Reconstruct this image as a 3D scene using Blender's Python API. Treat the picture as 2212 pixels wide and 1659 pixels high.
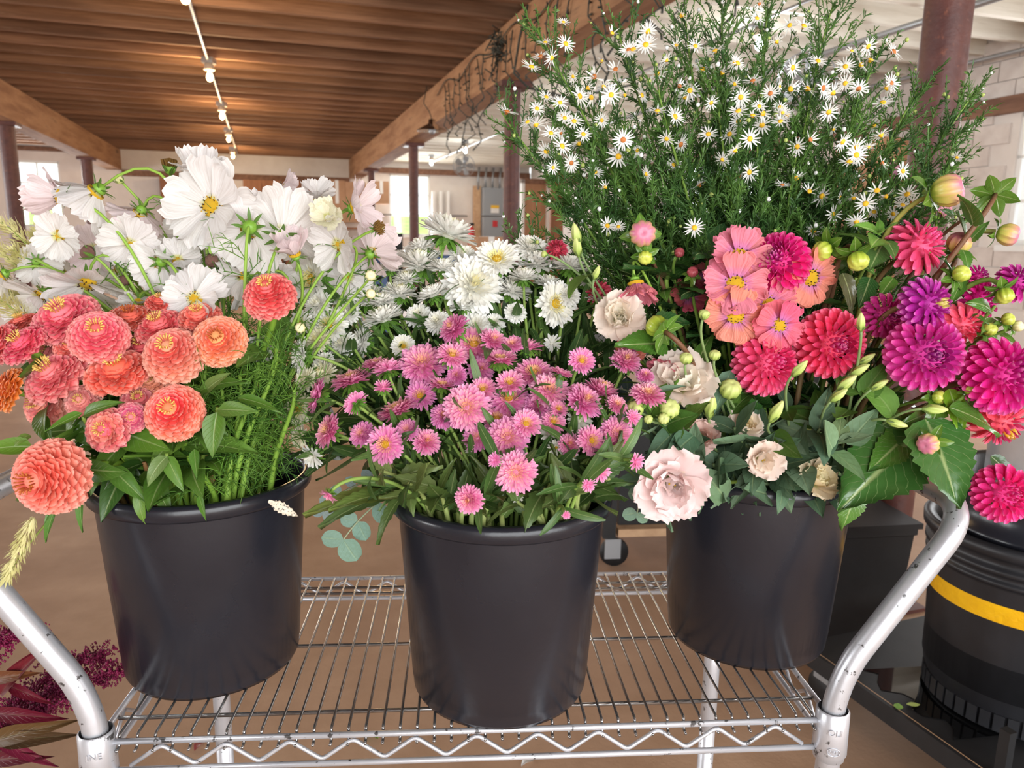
import bpy, math, random
import numpy as np
from mathutils import Matrix, Vector
for _o in list(bpy.data.objects):
    bpy.data.objects.remove(_o)
random.seed(7)
rng = np.random.default_rng(7)
SC = bpy.context.scene
COL = SC.collection
PI = math.pi

# ---------------------------------------------------------------- camera
FPX, PITCH, ROLL, CAMZ = 1620.0, math.radians(11.0), math.radians(0.8), 1.42
_r0 = np.array([1., 0, 0]); _u0 = np.array([0, math.sin(PITCH), math.cos(PITCH)])
FWD = np.array([0, math.cos(PITCH), -math.sin(PITCH)])
RGT = _r0 * math.cos(ROLL) + _u0 * math.sin(ROLL)
UPV = -_r0 * math.sin(ROLL) + _u0 * math.cos(ROLL)
CAMP = np.array([0, 0, CAMZ])
cd = bpy.data.cameras.new('camera'); cam = bpy.data.objects.new('camera', cd); COL.objects.link(cam)
cd.sensor_width = 36.0; cd.lens = FPX / 2212 * 36
cd.clip_start = 0.05; cd.clip_end = 200
cam.matrix_world = Matrix(((RGT[0], UPV[0], -FWD[0], 0), (RGT[1], UPV[1], -FWD[1], 0), (RGT[2], UPV[2], -FWD[2], CAMZ), (0, 0, 0, 1)))
cd.dof.use_dof = True; cd.dof.focus_distance = 0.95; cd.dof.aperture_fstop = 9.0
SC.camera = cam
vs = SC.view_settings
vs.view_transform = 'Standard'; vs.look = 'None'; vs.gamma = 1.0; vs.use_curve_mapping = False
vs.exposure = -0.2

# ---------------------------------------------------------------- frames
TH = math.radians(18.2)                       # the building's long axis against the camera's
CU = np.array([math.cos(TH), math.sin(TH), 0]); CT = np.array([-math.sin(TH), math.cos(TH), 0])
MR = Matrix.Rotation(TH, 4, 'Z')
def ray(x, y): return FWD + RGT * ((x - 1106) / FPX) - UPV * ((y - 829.5) / FPX)
def P(x, y, Y):                               # point on the sight line at forward distance Y
    d = ray(x, y); return CAMP + d * (Y / d[1])
def PZ(x, y, z):                              # ... at height z
    d = ray(x, y); return CAMP + d * ((z - CAMZ) / d[2])
def ONT(x, y, t):                             # ... on the cross plane t of the building -> (u, z)
    d = ray(x, y); q = d * (t / (d @ CT)); return q @ CU, q[2] + CAMZ
def ONU(x, y, u):
    d = ray(x, y); q = d * (u / (d @ CU)); return q @ CT, q[2] + CAMZ
def UT(p): p = np.array(p); return p @ CU, p @ CT
def RW(u, t, z): return CU * u + CT * t + np.array([0, 0, z])
def depth(p): return float((np.array(p) - CAMP) @ FWD)

# ---------------------------------------------------------------- world, daylight and added fill
W = bpy.data.worlds.new('overcast_sky'); SC.world = W; W.use_nodes = True
bg = W.node_tree.nodes['Background']; bg.inputs[0].default_value = (0.93, 0.97, 1.0, 1); bg.inputs[1].default_value = 2.6
def area(name, u, t, z, su, sv, facing, power, col=(1, 1, 1)):
    l = bpy.data.lights.new(name, 'AREA'); l.shape = 'RECTANGLE'; l.size = su; l.size_y = sv; l.energy = power; l.color = col
    o = bpy.data.objects.new(name, l); COL.objects.link(o)
    f = Vector(CU * facing[0] + CT * facing[1] + np.array([0, 0, facing[2]]))
    o.matrix_world = Matrix.Translation(Vector(RW(u, t, z))) @ f.to_track_quat('-Z', 'Y').to_matrix().to_4x4()
    return o
area('daylight_open_door', 0.9, -3.3, 1.75, 6.4, 2.9, (0.03, 1, 0.0), 330, (0.985, 0.995, 1.0))
for _t in (-0.6, 4.4, 11.0): area('side_window_and_fill', 6.86, _t, 2.05, 2.4, 1.25, (-1, 0.0, -0.05), 72, (0.97, 0.98, 1.0))  # middle window is in view; hidden ones along the wall added to brighten the room
for _t in (1.6, 7.6, 13.6): area('left_fill_light', -8.5, _t, 2.05, 2.4, 1.25, (1, 0.0, -0.05), 230, (0.97, 0.99, 1.0))  # added ambient fill from the unseen left wall, no known windows there
area('daylight_far_window', 3.7, 19.85, 2.2, 1.05, 1.4, (0, -1, -0.1), 190, (0.95, 0.98, 1.0))
area('daylight_far_window', -4.8, 19.85, 2.2, 0.9, 1.4, (0, -1, -0.1), 200, (0.95, 0.98, 1.0))

# ---------------------------------------------------------------- materials
def S(r, g, b):
    f = lambda v: (v / 255 / 12.92) if v / 255 <= 0.04045 else ((v / 255 + 0.055) / 1.055) ** 2.4
    return (f(r), f(g), f(b), 1.0)
def newmat(name):
    m = bpy.data.materials.new(name); m.use_nodes = True
    nt = m.node_tree; nt.nodes.clear()
    return m, nt, nt.nodes.new('ShaderNodeOutputMaterial')
def nd(nt, typ, **kw):
    n = nt.nodes.new(typ)
    for k, v in kw.items():
        if k.startswith('i_'):
            n.inputs[k[2:].replace('_', ' ')].default_value = v
        else: setattr(n, k, v)
    return n
def mixc(nt, fac, a, b, blend='MIX'):
    n = nt.nodes.new('ShaderNodeMix'); n.data_type = 'RGBA'; n.blend_type = blend
    for sock, v in ((n.inputs[0], fac), (n.inputs[6], a), (n.inputs[7], b)):
        if hasattr(v, 'links'): nt.links.new(v, sock)
        else: sock.default_value = v
    return n.outputs[2]
def ramp(nt, src, stops):
    n = nt.nodes.new('ShaderNodeValToRGB'); e = n.color_ramp.elements
    while len(e) < len(stops): e.new(0.5)
    for el, (p, c) in zip(e, stops): el.position = p; el.color = c
    nt.links.new(src, n.inputs[0]); return n.outputs[0]
BW = lambda v: (v, v, v, 1)
def pm(name, c1, c2=None, scale=8.0, rough=0.5, metal=0.0, bump=0.0, stretch=(1, 1, 1), spec=0.5, detail=4.0, lo=0.35, hi=0.65, c3=None, s3=3.0, lo3=0.55, hi3=0.7, bscale=None, emit=None, estr=0.0, coat=0.0, rnd=0.0):
    m, nt, out = newmat(name); L = nt.links
    b = nd(nt, 'ShaderNodeBsdfPrincipled', i_Roughness=rough, i_Metallic=metal)
    b.inputs['Specular IOR Level'].default_value = spec; b.inputs['Coat Weight'].default_value = coat
    b.inputs['Base Color'].default_value = c1
    if c2 or bump or c3:
        tc = nd(nt, 'ShaderNodeTexCoord'); mp = nd(nt, 'ShaderNodeMapping'); mp.inputs['Scale'].default_value = stretch
        L.new(tc.outputs['Object'], mp.inputs[0])
        def noise(s):
            n = nd(nt, 'ShaderNodeTexNoise', i_Scale=s, i_Detail=detail, i_Roughness=0.62); L.new(mp.outputs[0], n.inputs['Vector']); return n.outputs['Fac']
        src = noise(scale); col = None
        if c2: col = ramp(nt, src, [(lo, c1), (hi, c2)])
        if c3:
            col = mixc(nt, ramp(nt, noise(s3), [(lo3, BW(0)), (hi3, BW(1))]), col if col else c1, c3)
        if rnd:
            oi = nd(nt, 'ShaderNodeObjectInfo'); col = mixc(nt, 1.0, col, ramp(nt, oi.outputs['Random'], [(0, BW(1 - rnd)), (1, BW(1))]), 'MULTIPLY')
        if col: L.new(col, b.inputs['Base Color'])
        if bump:
            bn = nd(nt, 'ShaderNodeBump', i_Strength=bump, i_Distance=0.02); L.new(noise(bscale or scale * 2), bn.inputs['Height']); L.new(bn.outputs[0], b.inputs['Normal'])
    if emit: b.inputs['Emission Color'].default_value = emit; b.inputs['Emission Strength'].default_value = estr
    L.new(b.outputs[0], out.inputs[0]); return m
M = {}
M['floor'] = pm('brown_concrete', S(172, 138, 110), S(190, 156, 128), 3.5, 0.62, bump=0.1, c3=S(158, 124, 100), s3=1.1, lo3=0.4, hi3=0.8, bscale=60)
M['joist'] = pm('old_brown_timber', S(128, 92, 68), S(170, 130, 102), 3.0, 0.85, bump=0.3, stretch=(0.35, 6, 6), c3=S(196, 170, 148), s3=5, lo3=0.66, hi3=0.78, rnd=0.4)
M['beam'] = pm('heavy_timber', S(138, 98, 70), S(176, 136, 102), 2.0, 0.85, bump=0.3, stretch=(4, 0.5, 4), c3=S(110, 84, 66), s3=2, lo3=0.6, hi3=0.75)
M['boards'] = pm('brown_ceiling_boards', S(70, 46, 32), S(96, 66, 46), 3.0, 0.9)
M['wjoist'] = pm('whitewashed_timber', S(214, 206, 192), S(234, 229, 218), 3.0, 0.8, bump=0.2, stretch=(0.35, 6, 6), c3=S(160, 138, 116), s3=4, lo3=0.64, hi3=0.78)
M['wboards'] = pm('whitewashed_boards', S(196, 186, 170), S(226, 220, 208), 3.0, 0.85, c3=S(146, 122, 100), s3=2, lo3=0.6, hi3=0.75)
M['wall'] = pm('white_painted_wall', S(214, 206, 200), S(228, 222, 216), 1.5, 0.7, bump=0.05)
M['block'] = pm('white_painted_block', S(206, 196, 190), S(220, 212, 206), 6, 0.65, bump=0.15, bscale=40)
M['rust'] = pm('red_oxide_paint', S(80, 44, 40), S(98, 56, 48), 14, 0.5, bump=0.15, c3=S(128, 76, 56), s3=30, lo3=0.6, hi3=0.72)
M['trim'] = pm('dark_brown_trim', S(108, 74, 56), S(140, 102, 80), 3, 0.7, stretch=(4, .6, 4))
M['wframe'] = pm('white_window_paint', S(232, 232, 230), rough=0.5)
M['plastic'] = pm('black_plastic', S(29, 30, 37), S(35, 36, 43), 5, 0.27, spec=0.5, bump=0.03, bscale=30)
M['matblack'] = pm('matte_black', S(19, 19, 21), S(30, 30, 32), 9, 0.55)
M['can'] = pm('worn_black_plastic', S(26, 26, 29), S(40, 41, 45), 7, 0.42, bump=0.05, stretch=(1, 1, .4))
M['tape'] = pm('yellow_tape', S(240, 186, 20), S(226, 168, 10), 12, 0.35, bump=0.3, bscale=18)
M['silverpaint'] = pm('silver_paint', S(196, 198, 204), S(208, 210, 216), 12, 0.34, metal=0.55, c3=S(92, 90, 90), s3=75, lo3=0.62, hi3=0.66, bump=0.03)
M['chrome'] = pm('chromed_wire', S(176, 176, 176), S(150, 148, 146), 40, 0.2, metal=0.9, c3=S(128, 96, 72), s3=50, lo3=0.66, hi3=0.74)
M['galv'] = pm('polished_pail', S(214, 218, 224), S(236, 238, 242), 6, 0.16, metal=1.0, bump=0.08, bscale=14)
M['pail'] = pm('brushed_pail', S(232, 234, 238), S(214, 218, 224), 6, 0.34, metal=0.75, bump=0.06, bscale=14)
M['steel'] = pm('conduit_steel', S(168, 172, 176), rough=0.4, metal=0.6)
M['grey'] = pm('grey_enamel', S(150, 156, 162), rough=0.45)
M['cardboard'] = pm('cardboard', S(176, 136, 104), S(190, 150, 118), 5, 0.8)
M['wood'] = pm('brown_panel', S(128, 82, 54), S(150, 100, 68), 2.5, 0.6, stretch=(4, 4, .5))
M['doorwood'] = pm('door_wood', S(160, 116, 84), S(176, 132, 98), 2.5, 0.6, stretch=(4, 4, .5))
M['tanwood'] = pm('raw_plywood', S(206, 170, 134), S(186, 150, 116), 12, 0.7)
M['blue'] = pm('blue_steel', S(70, 100, 150), rough=0.4)
M['white'] = pm('white_plastic', S(236, 236, 234), rough=0.4)
M['red'] = pm('red_enamel', S(200, 46, 52), rough=0.4)
M['signyellow'] = pm('sign_yellow', S(236, 190, 60), rough=0.5)
M['cable'] = pm('green_black_cable', S(52, 56, 50), rough=0.6)
M['grassfield'] = pm('grass_field', S(150, 190, 90), S(196, 214, 120), 0.5, 0.9)
M['bulbwarm'] = pm('warm_bulb', (1, .8, .5, 1), emit=(1.0, 0.66, 0.28, 1), estr=30)
M['bulbcool'] = pm('cool_bulb', (1, 1, 1, 1), emit=(0.9, 0.97, 1.0, 1), estr=22)
M['ceramic'] = pm('lamp_holder', S(214, 200, 180), rough=0.4)
M['wet'] = pm('water_film', S(10, 10, 11), rough=0.03, spec=0.6)
def glass():
    m, nt, out = newmat('window_glass')
    t = nd(nt, 'ShaderNodeBsdfTransparent'); g = nd(nt, 'ShaderNodeBsdfGlossy', i_Roughness=0.02)
    t.inputs[0].default_value = (0.97, 0.985, 0.98, 1)
    mx = nd(nt, 'ShaderNodeMixShader', i_Fac=0.06); nt.links.new(t.outputs[0], mx.inputs[1]); nt.links.new(g.outputs[0], mx.inputs[2]); nt.links.new(mx.outputs[0], out.inputs[0])
    return m
M['glass'] = glass()

# ---------------------------------------------------------------- mesh helpers
class MB:
    def __init__(s): s.v = []; s.f = []; s.mi = []; s.uv = []
    def n(s): return len(s.v)
    def add(s, vs_, fs, mi=0, uvs=None):
        o = len(s.v); s.v.extend([tuple(map(float, q)) for q in vs_])
        for f in fs: s.f.append(tuple(i + o for i in f)); s.mi.append(mi)
        s.uv.extend(uvs if uvs is not None else [(0.5, 0.5)] * len(vs_))
        return s
    def box(s, x0, x1, y0, y1, z0, z1, mi=0):
        return s.add([(x, y, z) for z in (z0, z1) for y in (y0, y1) for x in (x0, x1)],
                     [(0, 2, 3, 1), (4, 5, 7, 6), (0, 1, 5, 4), (2, 6, 7, 3), (0, 4, 6, 2), (1, 3, 7, 5)], mi)
    def tube(s, pts, r, sides=6, mi=0, cap=True, v0=0.0, v1=1.0):
        pts = np.asarray(pts, float); n = len(pts)
        rr = np.full(n, r) if np.isscalar(r) else np.asarray(r, float)
        tg = np.gradient(pts, axis=0); tg /= np.linalg.norm(tg, axis=1)[:, None] + 1e-12
        a = np.array([0, 0, 1.]) if abs(tg[0][2]) < 0.9 else np.array([1., 0, 0])
        vs_, uv = [], []
        nrm = np.cross(tg[0], a); nrm /= np.linalg.norm(nrm)
        for i in range(n):
            nrm = nrm - tg[i] * (nrm @ tg[i]); nrm /= np.linalg.norm(nrm) + 1e-12
            bi = np.cross(tg[i], nrm)
            for k in range(sides):
                q = 2 * PI * k / sides; vs_.append(pts[i] + rr[i] * (math.cos(q) * nrm + math.sin(q) * bi)); uv.append((k / sides, v0 + (v1 - v0) * i / (n - 1)))
        fs = [(i * sides + k, i * sides + (k + 1) % sides, (i + 1) * sides + (k + 1) % sides, (i + 1) * sides + k) for i in range(n - 1) for k in range(sides)]
        if cap: fs += [tuple(reversed(range(sides))), tuple((n - 1) * sides + k for k in range(sides))]
        return s.add(vs_, fs, mi, uv)
    def lathe(s, prof, n=40, mi=0, c=(0, 0, 0), close=False):
        vs_ = [(c[0] + r * math.cos(2 * PI * k / n), c[1] + r * math.sin(2 * PI * k / n), c[2] + z) for r, z in prof for k in range(n)]
        fs = [(i * n + k, i * n + (k + 1) % n, (i + 1) * n + (k + 1) % n, (i + 1) * n + k) for i in range(len(prof) - 1) for k in range(n)]
        if close: fs += [tuple(reversed(range(n))), tuple((len(prof) - 1) * n + k for k in range(n))]
        return s.add(vs_, fs, mi)
    def grid(s, pts, nu, nv, mi=0, uvs=None):
        return s.add(pts, [(j * nu + i, j * nu + i + 1, (j + 1) * nu + i + 1, (j + 1) * nu + i) for j in range(nv - 1) for i in range(nu - 1)], mi, uvs)
    def mesh(s, name, mats, smooth=True):
        me = bpy.data.meshes.new(name); me.from_pydata(s.v, [], s.f)
        for m in (mats if isinstance(mats, (list, tuple)) else [mats]): me.materials.append(M[m] if isinstance(m, str) else m)
        n = len(s.f)
        if any(s.mi): me.polygons.foreach_set('material_index', s.mi)
        me.polygons.foreach_set('use_smooth', [smooth] * n)
        uvl = me.uv_layers.new(name='uv'); li = np.empty(len(me.loops), int); me.loops.foreach_get('vertex_index', li)
        uvl.data.foreach_set('uv', np.asarray(s.uv, float)[li].ravel())
        me.update(); return me
def ob(name, me, parent=None, mw=None, color=None, kind=None):
    o = bpy.data.objects.new(name, me); COL.objects.link(o)
    if parent is not None: o.parent = parent
    if mw is not None: o.matrix_basis = mw
    if color is not None: o.color = color
    if kind: o['kind'] = kind
    return o
def tag(o, label, cat, group=None):
    o['label'] = label; o['category'] = cat
    if group: o['group'] = group
    return o
def empty(name, label, cat, group=None, mw=None):
    o = bpy.data.objects.new(name, None); COL.objects.link(o); o.empty_display_size = 0.02
    if mw is not None: o.matrix_basis = mw
    return tag(o, label, cat, group)
def struct(name, me, mw=None):
    return ob(name, me, None, mw, None, 'structure')
def T(x, y=None, z=None): return Matrix.Translation(Vector((x, y, z)) if y is not None else Vector(x))
def boxmesh(name, sx, sy, sz, mat, bev=0.0):
    b = MB().box(-sx / 2, sx / 2, -sy / 2, sy / 2, -sz / 2, sz / 2)
    return b.mesh(name, mat, False)
def rbox(name, u0, u1, t0, t1, z0, z1, mat, parent=None, kind=None):
    me = boxmesh(name, u1 - u0, t1 - t0, z1 - z0, mat)
    return ob(name, me, parent, MR @ T((u0 + u1) / 2, (t0 + t1) / 2, (z0 + z1) / 2), None, kind)

# ---------------------------------------------------------------- building shell
TF, UR, UL, TB, ZC = 20.0, 7.0, -8.6, -3.4, 3.3
m = MB().box(UL, UR, TB - 6, TF, -0.2, 0); struct('floor', m.mesh('floor', 'floor', False), MR)
# far wall with two window openings
WIN = [(-5.26, -4.33, 1.53, 2.99), (3.16, 4.24, 1.45, 3.01)]
def wall_with_holes(name, a0, a1, z0, z1, holes, c0, c1, axis, mat):
    m = MB(); xs = sorted({a0, a1, *[h[0] for h in holes], *[h[1] for h in holes]})
    for p, q in zip(xs[:-1], xs[1:]):
        hs = [h for h in holes if h[0] <= p + 1e-6 and h[1] >= q - 1e-6]
        segs = [(z0, z1)] if not hs else [(z0, hs[0][2]), (hs[0][3], z1)]
        for s0, s1 in segs:
            if axis == 't': m.box(p, q, c0, c1, s0, s1)
            else: m.box(c0, c1, p, q, s0, s1)
    return struct(name, m.mesh(name, mat, False), MR)
wall_with_holes('wall_far', UL, UR, 0, ZC + .35, WIN, TF, TF + 0.3, 't', 'wall')
RWIN = [(-1.8, 0.6, 1.42, 2.69), (3.1, 5.72, 1.42, 2.69), (9.8, 12.2, 1.42, 2.69)]  # middle opening is in view, the others are added for more room light
LFILLWIN = [(.4, 2.8, 1.42, 2.69), (6.4, 8.8, 1.42, 2.69), (12.4, 14.8, 1.42, 2.69)]  # added out-of-view openings that go with the left fill lamps
wr = wall_with_holes('wall_right', TB, TF, 0, ZC + .35, RWIN, UR + 0.03, UR + 0.3, 'u', 'wall')
wall_with_holes('wall_left', TB, TF, 0, ZC + .35, LFILLWIN, UL - 0.3, UL, 'u', 'wall')
bm_ = MB().box(-0.03, 0, -0.195, 0.195, -0.095, 0.095).mesh('block', 'block', False)
for r in range(17):
    z = 0.1 + r * 0.2
    for k in range(13):
        t = 3.6 + k * 0.4 + (0.2 if r % 2 else 0)
        if z < 0.9 or any(h[0] - .19 < t < h[1] + .19 and h[2] - .09 < z < h[3] + .09 for h in RWIN): continue
        ob('block', bm_, wr, T(UR + 0.03, t, z))
# wall behind the viewer, left and right of the wide open loading door
wall_with_holes('wall_near', UL, UR, 0, ZC + .35, [(-2.6, 4.4, 0, 3.15)], TB - .25, TB, 't', 'wall')
# windows
def window(n, a0, a1, z0, z1, axis, c):
    o = struct('window_%d' % n, MB().box(a0 - .05, a1 + .05, c - .02, c + .2, z0 - .06, z0).mesh('window_sill', 'wframe', False) if axis == 't' else
               MB().box(c - .04, c + .2, a0 - .05, a1 + .05, z0 - .06, z0).mesh('window_sill', 'wframe', False), MR)
    def bar(x0, x1, y0, y1, nm):
        me = (MB().box(x0, x1, c + .05, c + .1, y0, y1) if axis == 't' else MB().box(c + .05, c + .1, x0, x1, y0, y1)).mesh(nm, 'wframe', False)
        ob(nm, me, o)
    w = 0.05
    bar(a0, a0 + w, z0, z1, 'window_frame'); bar(a1 - w, a1, z0, z1, 'window_frame'); bar(a0, a1, z1 - w, z1, 'window_frame'); bar(a0, a1, z0, z0 + w, 'window_frame')
    cols, rows = 2, 3
    for i in range(1, cols): x = a0 + (a1 - a0) * i / cols; bar(x - .012, x + .012, z0, z1, 'glazing_bar')
    for j in range(1, rows): z = z0 + (z1 - z0) * j / rows; bar(a0, a1, z - .014, z + .014, 'glazing_bar')
    for i in range(cols):
        for j in range(rows):
            x0, x1 = a0 + (a1 - a0) * i / cols, a0 + (a1 - a0) * (i + 1) / cols; y0, y1 = z0 + (z1 - z0) * j / rows, z0 + (z1 - z0) * (j + 1) / rows
            me = (MB().box(x0, x1, c + .072, c + .078, y0, y1) if axis == 't' else MB().box(c + .072, c + .078, x0, x1, y0, y1)).mesh('pane', 'glass', False)
            ob('pane', me, o)
for i, h in enumerate(WIN): window(i + 1, *h, 't', TF)
for i, h in enumerate(RWIN): window(i + 3, *h, 'u', UR)
for i, h in enumerate(LFILLWIN): window(i + 6, *h, 'u', UL - .25)  # frames for the added left openings, out of view
# field outside
m = MB().box(-60, 60, TF + 1, TF + 90, -0.6, -0.5); struct('ground_outside', m.mesh('ground_outside', 'grassfield', False), MR)
m = MB().grid([(u, TF + 4 + 80 * (j / 8), -.52 + 5.2 * (j / 8) ** .8 + .35 * math.sin(u * .13 + j)) for j in range(9) for u in range(-80, 81, 10)], 17, 9); struct('hill_outside', m.mesh('hill_outside', 'grassfield'), MR)
# ceilings and joists
BL, BR = -3.2, 2.3
c1 = struct('ceiling', MB().box(UL, BR, TB, TF, ZC + .28, ZC + .33).mesh('ceiling', 'boards', False), MR)
c2 = struct('ceiling', MB().box(BR, UR + .03, TB, TF, ZC + .28, ZC + .33).mesh('ceiling', 'wboards', False), MR)
def joists(parent, u0, u1, t0, t1, mat, th):
    me = [boxmesh('joist', u1 - u0, th, 0.25 + d, mat) for d in (0, .03, -.03)]
    t = t0; k = 0
    while t < t1:
        i = random.randrange(3); dz = (0, .03, -.03)[i]
        ob('joist', me[i], parent, T((u0 + u1) / 2, t, ZC + .125 + dz / 2) @ Matrix.Rotation(random.uniform(-.002, .002), 4, 'Z'))
        t += 0.5 + random.uniform(-.035, .035)
joists(c1, BL, BR, 0.7, TF, 'joist', 0.062)
joists(c1, UL, BL, 9.0, TF, 'joist', 0.062)
joists(c2, BR, UR + .02, 0.7, TF, 'wjoist', 0.07)
# timber beams
b1 = rbox('timber_beam', BR - .15, BR + .15, -2.2, TF, 2.85, ZC, 'beam'); tag(b1, 'long brown timber beam on steel posts beside the whitewashed bay', 'beam')
b2 = rbox('timber_beam', BL - .15, BL + .15, 2, TF, 2.85, ZC, 'beam'); tag(b2, 'heavy brown timber beam above the far end windows and cosmos', 'beam')
# far wall panels and dark rails
t1 = rbox('trim_1', -3.05, BR - .15, TF - .06, TF, 2.72, 2.86, 'trim', None, 'structure')
t2 = rbox('trim_2', BR, UR, TF - .06, TF, 3.02, 3.16, 'trim', None, 'structure')
t3 = rbox('trim_3', UR - .05, UR + .03, 5.9, TF, 2.685, 2.845, 'trim', None, 'structure')
t4 = rbox('trim_4', UL, BL, TF - .05, TF, 3.2, 3.3, 'trim', None, 'structure')
t5 = rbox('trim_5', UR - .05, UR + .03, TB, 5.9, 2.685, 2.845, 'trim', None, 'structure')
# steel posts
def column(u, t, r, label):
    e = empty('steel_column', label, 'column', None, MR @ T(u, t, 0))
    ob('pipe', MB().lathe([(r, 0), (r, 2.8)], 28).mesh('pipe', 'rust'), e)
    ob('base_plate', MB().box(-r * 1.5, r * 1.5, -r * 1.5, r * 1.5, 0, .015).mesh('base_plate', 'rust', False), e)
    ob('cap_plate', MB().box(-.15, .15, -.14, .14, 2.8, 2.85).mesh('cap_plate', 'rust', False), e)
column(BR, 2.2, .078, 'thick rusty red steel column beside the dahlias and wide daisies')
column(BR, 7.1, .078, 'red steel column beside the grey electrical panel')
column(BR, 12.1, .075, 'red steel column in front of the bright window')
column(BR, 17.0, .07, 'small distant red steel column beside the stacked cartons')
column(BL, 12.1, .1, 'dark red steel column at the edge beside the bright window')
column(BL, 17.0, .1, 'dark steel column under the end of the timber beam')

# ---------------------------------------------------------------- lamps, conduits, fans
def bulb(x, y, z, warm, label, power, grp):
    p = PZ(x, y, z); e = empty('ceiling_bulb', label, 'lamp', grp, T(p))
    ob('bulb', MB().lathe([(.001, -.055), (.022, -.045), (.034, -.02), (.034, 0), (.026, .02), (.016, .04), (.014, .06)], 16).mesh('bulb', 'bulbwarm' if warm else 'bulbcool'), e)
    ob('holder', MB().lathe([(.02, .055), (.055, .06), (.062, .07), (.05, .085), (.045, .13), (.0, .13)], 16).mesh('holder', 'ceramic'), e)
    ob('junction_box', MB().box(-.06, .06, -.06, .06, .13, .19).mesh('junction_box', 'steel', False), e)
    l = bpy.data.lights.new('bulb_light', 'POINT'); l.energy = power; l.shadow_soft_size = .09; l.color = (1, .68, .36) if warm else (.93, .97, 1)
    lo = bpy.data.objects.new('bulb_light', l); COL.objects.link(lo); lo.parent = e; lo.location = (0, 0, -.16)
WB = [(400, -8, 'glowing warm bulb cut off by the top edge of the picture'), (453, 165, 'nearest whole warm bulb glowing under the brown joists'), (480, 250, 'second warm glowing bulb along the ceiling conduit'), (494, 300, 'third warm glowing bulb along the ceiling conduit'), (503, 337, 'last and lowest warm bulb above the far white panel')]
for x, y, l in WB: bulb(x, y, 3.1, True, l, 55, 'warm bulbs on the brown ceiling')
CB = [(1640, 95, 'bright cool bulb glaring behind the tallest daisies'), (1005, 325, 'cool white bulb hanging above the round fan'), (932, 352, 'small cool white bulb near the far window'), (1300, 222, 'cool white bulb half hidden behind the daisies')]
for x, y, l in CB: bulb(x, y, 3.1, False, l, 20, 'cool bulbs in the whitewashed bay')
def conduit(u, t0, t1, z, r, label):
    e = ob('conduit_pipe', MB().tube([RW(u, t, z) for t in np.linspace(t0, t1, 6)], r, 8).mesh('conduit_pipe', 'steel'))
    tag(e, label, 'pipe')
conduit(-.48, 1.5, 19.5, 3.27, .014, 'thin conduit linking the warm bulbs along the brown ceiling')
conduit(4.1, 1.5, 19.5, 3.26, .014, 'thin conduit linking the cool bulbs along the white ceiling')
conduit(5.2, 1.5, 13.0, 3.2, .03, 'thick grey conduit under the whitewashed joists behind the rusty column')
conduit(6.85, 1.5, 19.0, 3.22, .022, 'grey conduit along the top of the white block wall')
def fan(p, r, label, facing):
    f = Vector(facing).normalized(); mw = T(p) @ f.to_track_quat('Z', 'Y').to_matrix().to_4x4()
    e = empty('wall_fan', label, 'fan', None, mw)
    m = MB()
    for k in range(5):
        a = 2 * PI * k / 5
        pts = []
        for j in range(5):
            rr = r * (.18 + .7 * j / 4)
            for i in range(4):
                w = (i / 3 - .5) * (.5 + .35 * math.sin(PI * j / 4)); pts.append((rr * math.cos(a + w), rr * math.sin(a + w), .25 * r * (i / 3 - .5)))
        m.grid(pts, 4, 5)
    ob('fan_blades', m.mesh('fan_blades', 'steel'), e, kind='stuff')
    ob('hub', MB().lathe([(0, r * .2), (r * .2, r * .15), (r * .22, -r * .3), (0, -r * .35)], 14).mesh('hub', 'steel'), e)
    m = MB()
    for k in range(28):
        a = 2 * PI * k / 28; c_, s_ = math.cos(a), math.sin(a)
        m.tube([(r * .15 * c_, r * .15 * s_, r * .4), (r * .7 * c_, r * .7 * s_, r * .36), (r * c_, r * s_, r * .12), (r * c_, r * s_, -r * .15)], r * .012, 4)
    for q, z in ((1, .1), (.62, .37), (1, -.12)):
        m.tube([(r * q * math.cos(2 * PI * k / 24), r * q * math.sin(2 * PI * k / 24), r * z) for k in range(25)], r * .018, 4)
    ob('wire_cage', m.mesh('wire_cage', 'steel'), e, kind='stuff')
    ob('bracket', MB().tube([(0, 0, -r * .3), (0, r * .4, -r * .5), (0, r * 1.7, -r * .5)], r * .05, 6).mesh('bracket', 'steel'), e)
fan(PZ(1002, 358, 2.72), .2, 'round wire caged fan hanging beneath a cool bulb', (-.1, -1, -.2))
fan(PZ(1742, 176, 2.75), .235, 'silver caged fan behind the daisies near the rusty column', (-.5, -.9, -.15))
p = PZ(933, 278, 2.74); e = empty('pendant_lamp', 'silver dish pendant shade hanging under the timber beam', 'lamp', None, T(p))
ob('lamp_shade', MB().lathe([(.19, -.03), (.185, -.02), (.1, .03), (.045, .06), (.04, .11), (0, .11)], 24).mesh('lamp_shade', 'galv'), e)
ob('cord', MB().tube([(0, 0, .11), (-.03, 0, .2), (-.1, 0, .3), (-.06, 0, .5)], .006, 5).mesh('cord', 'cable'), e)
ob('bulb_cage', MB().lathe([(.03, -.06), (.045, -.03), (.04, 0)], 10).mesh('bulb_cage', 'steel'), e)
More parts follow.
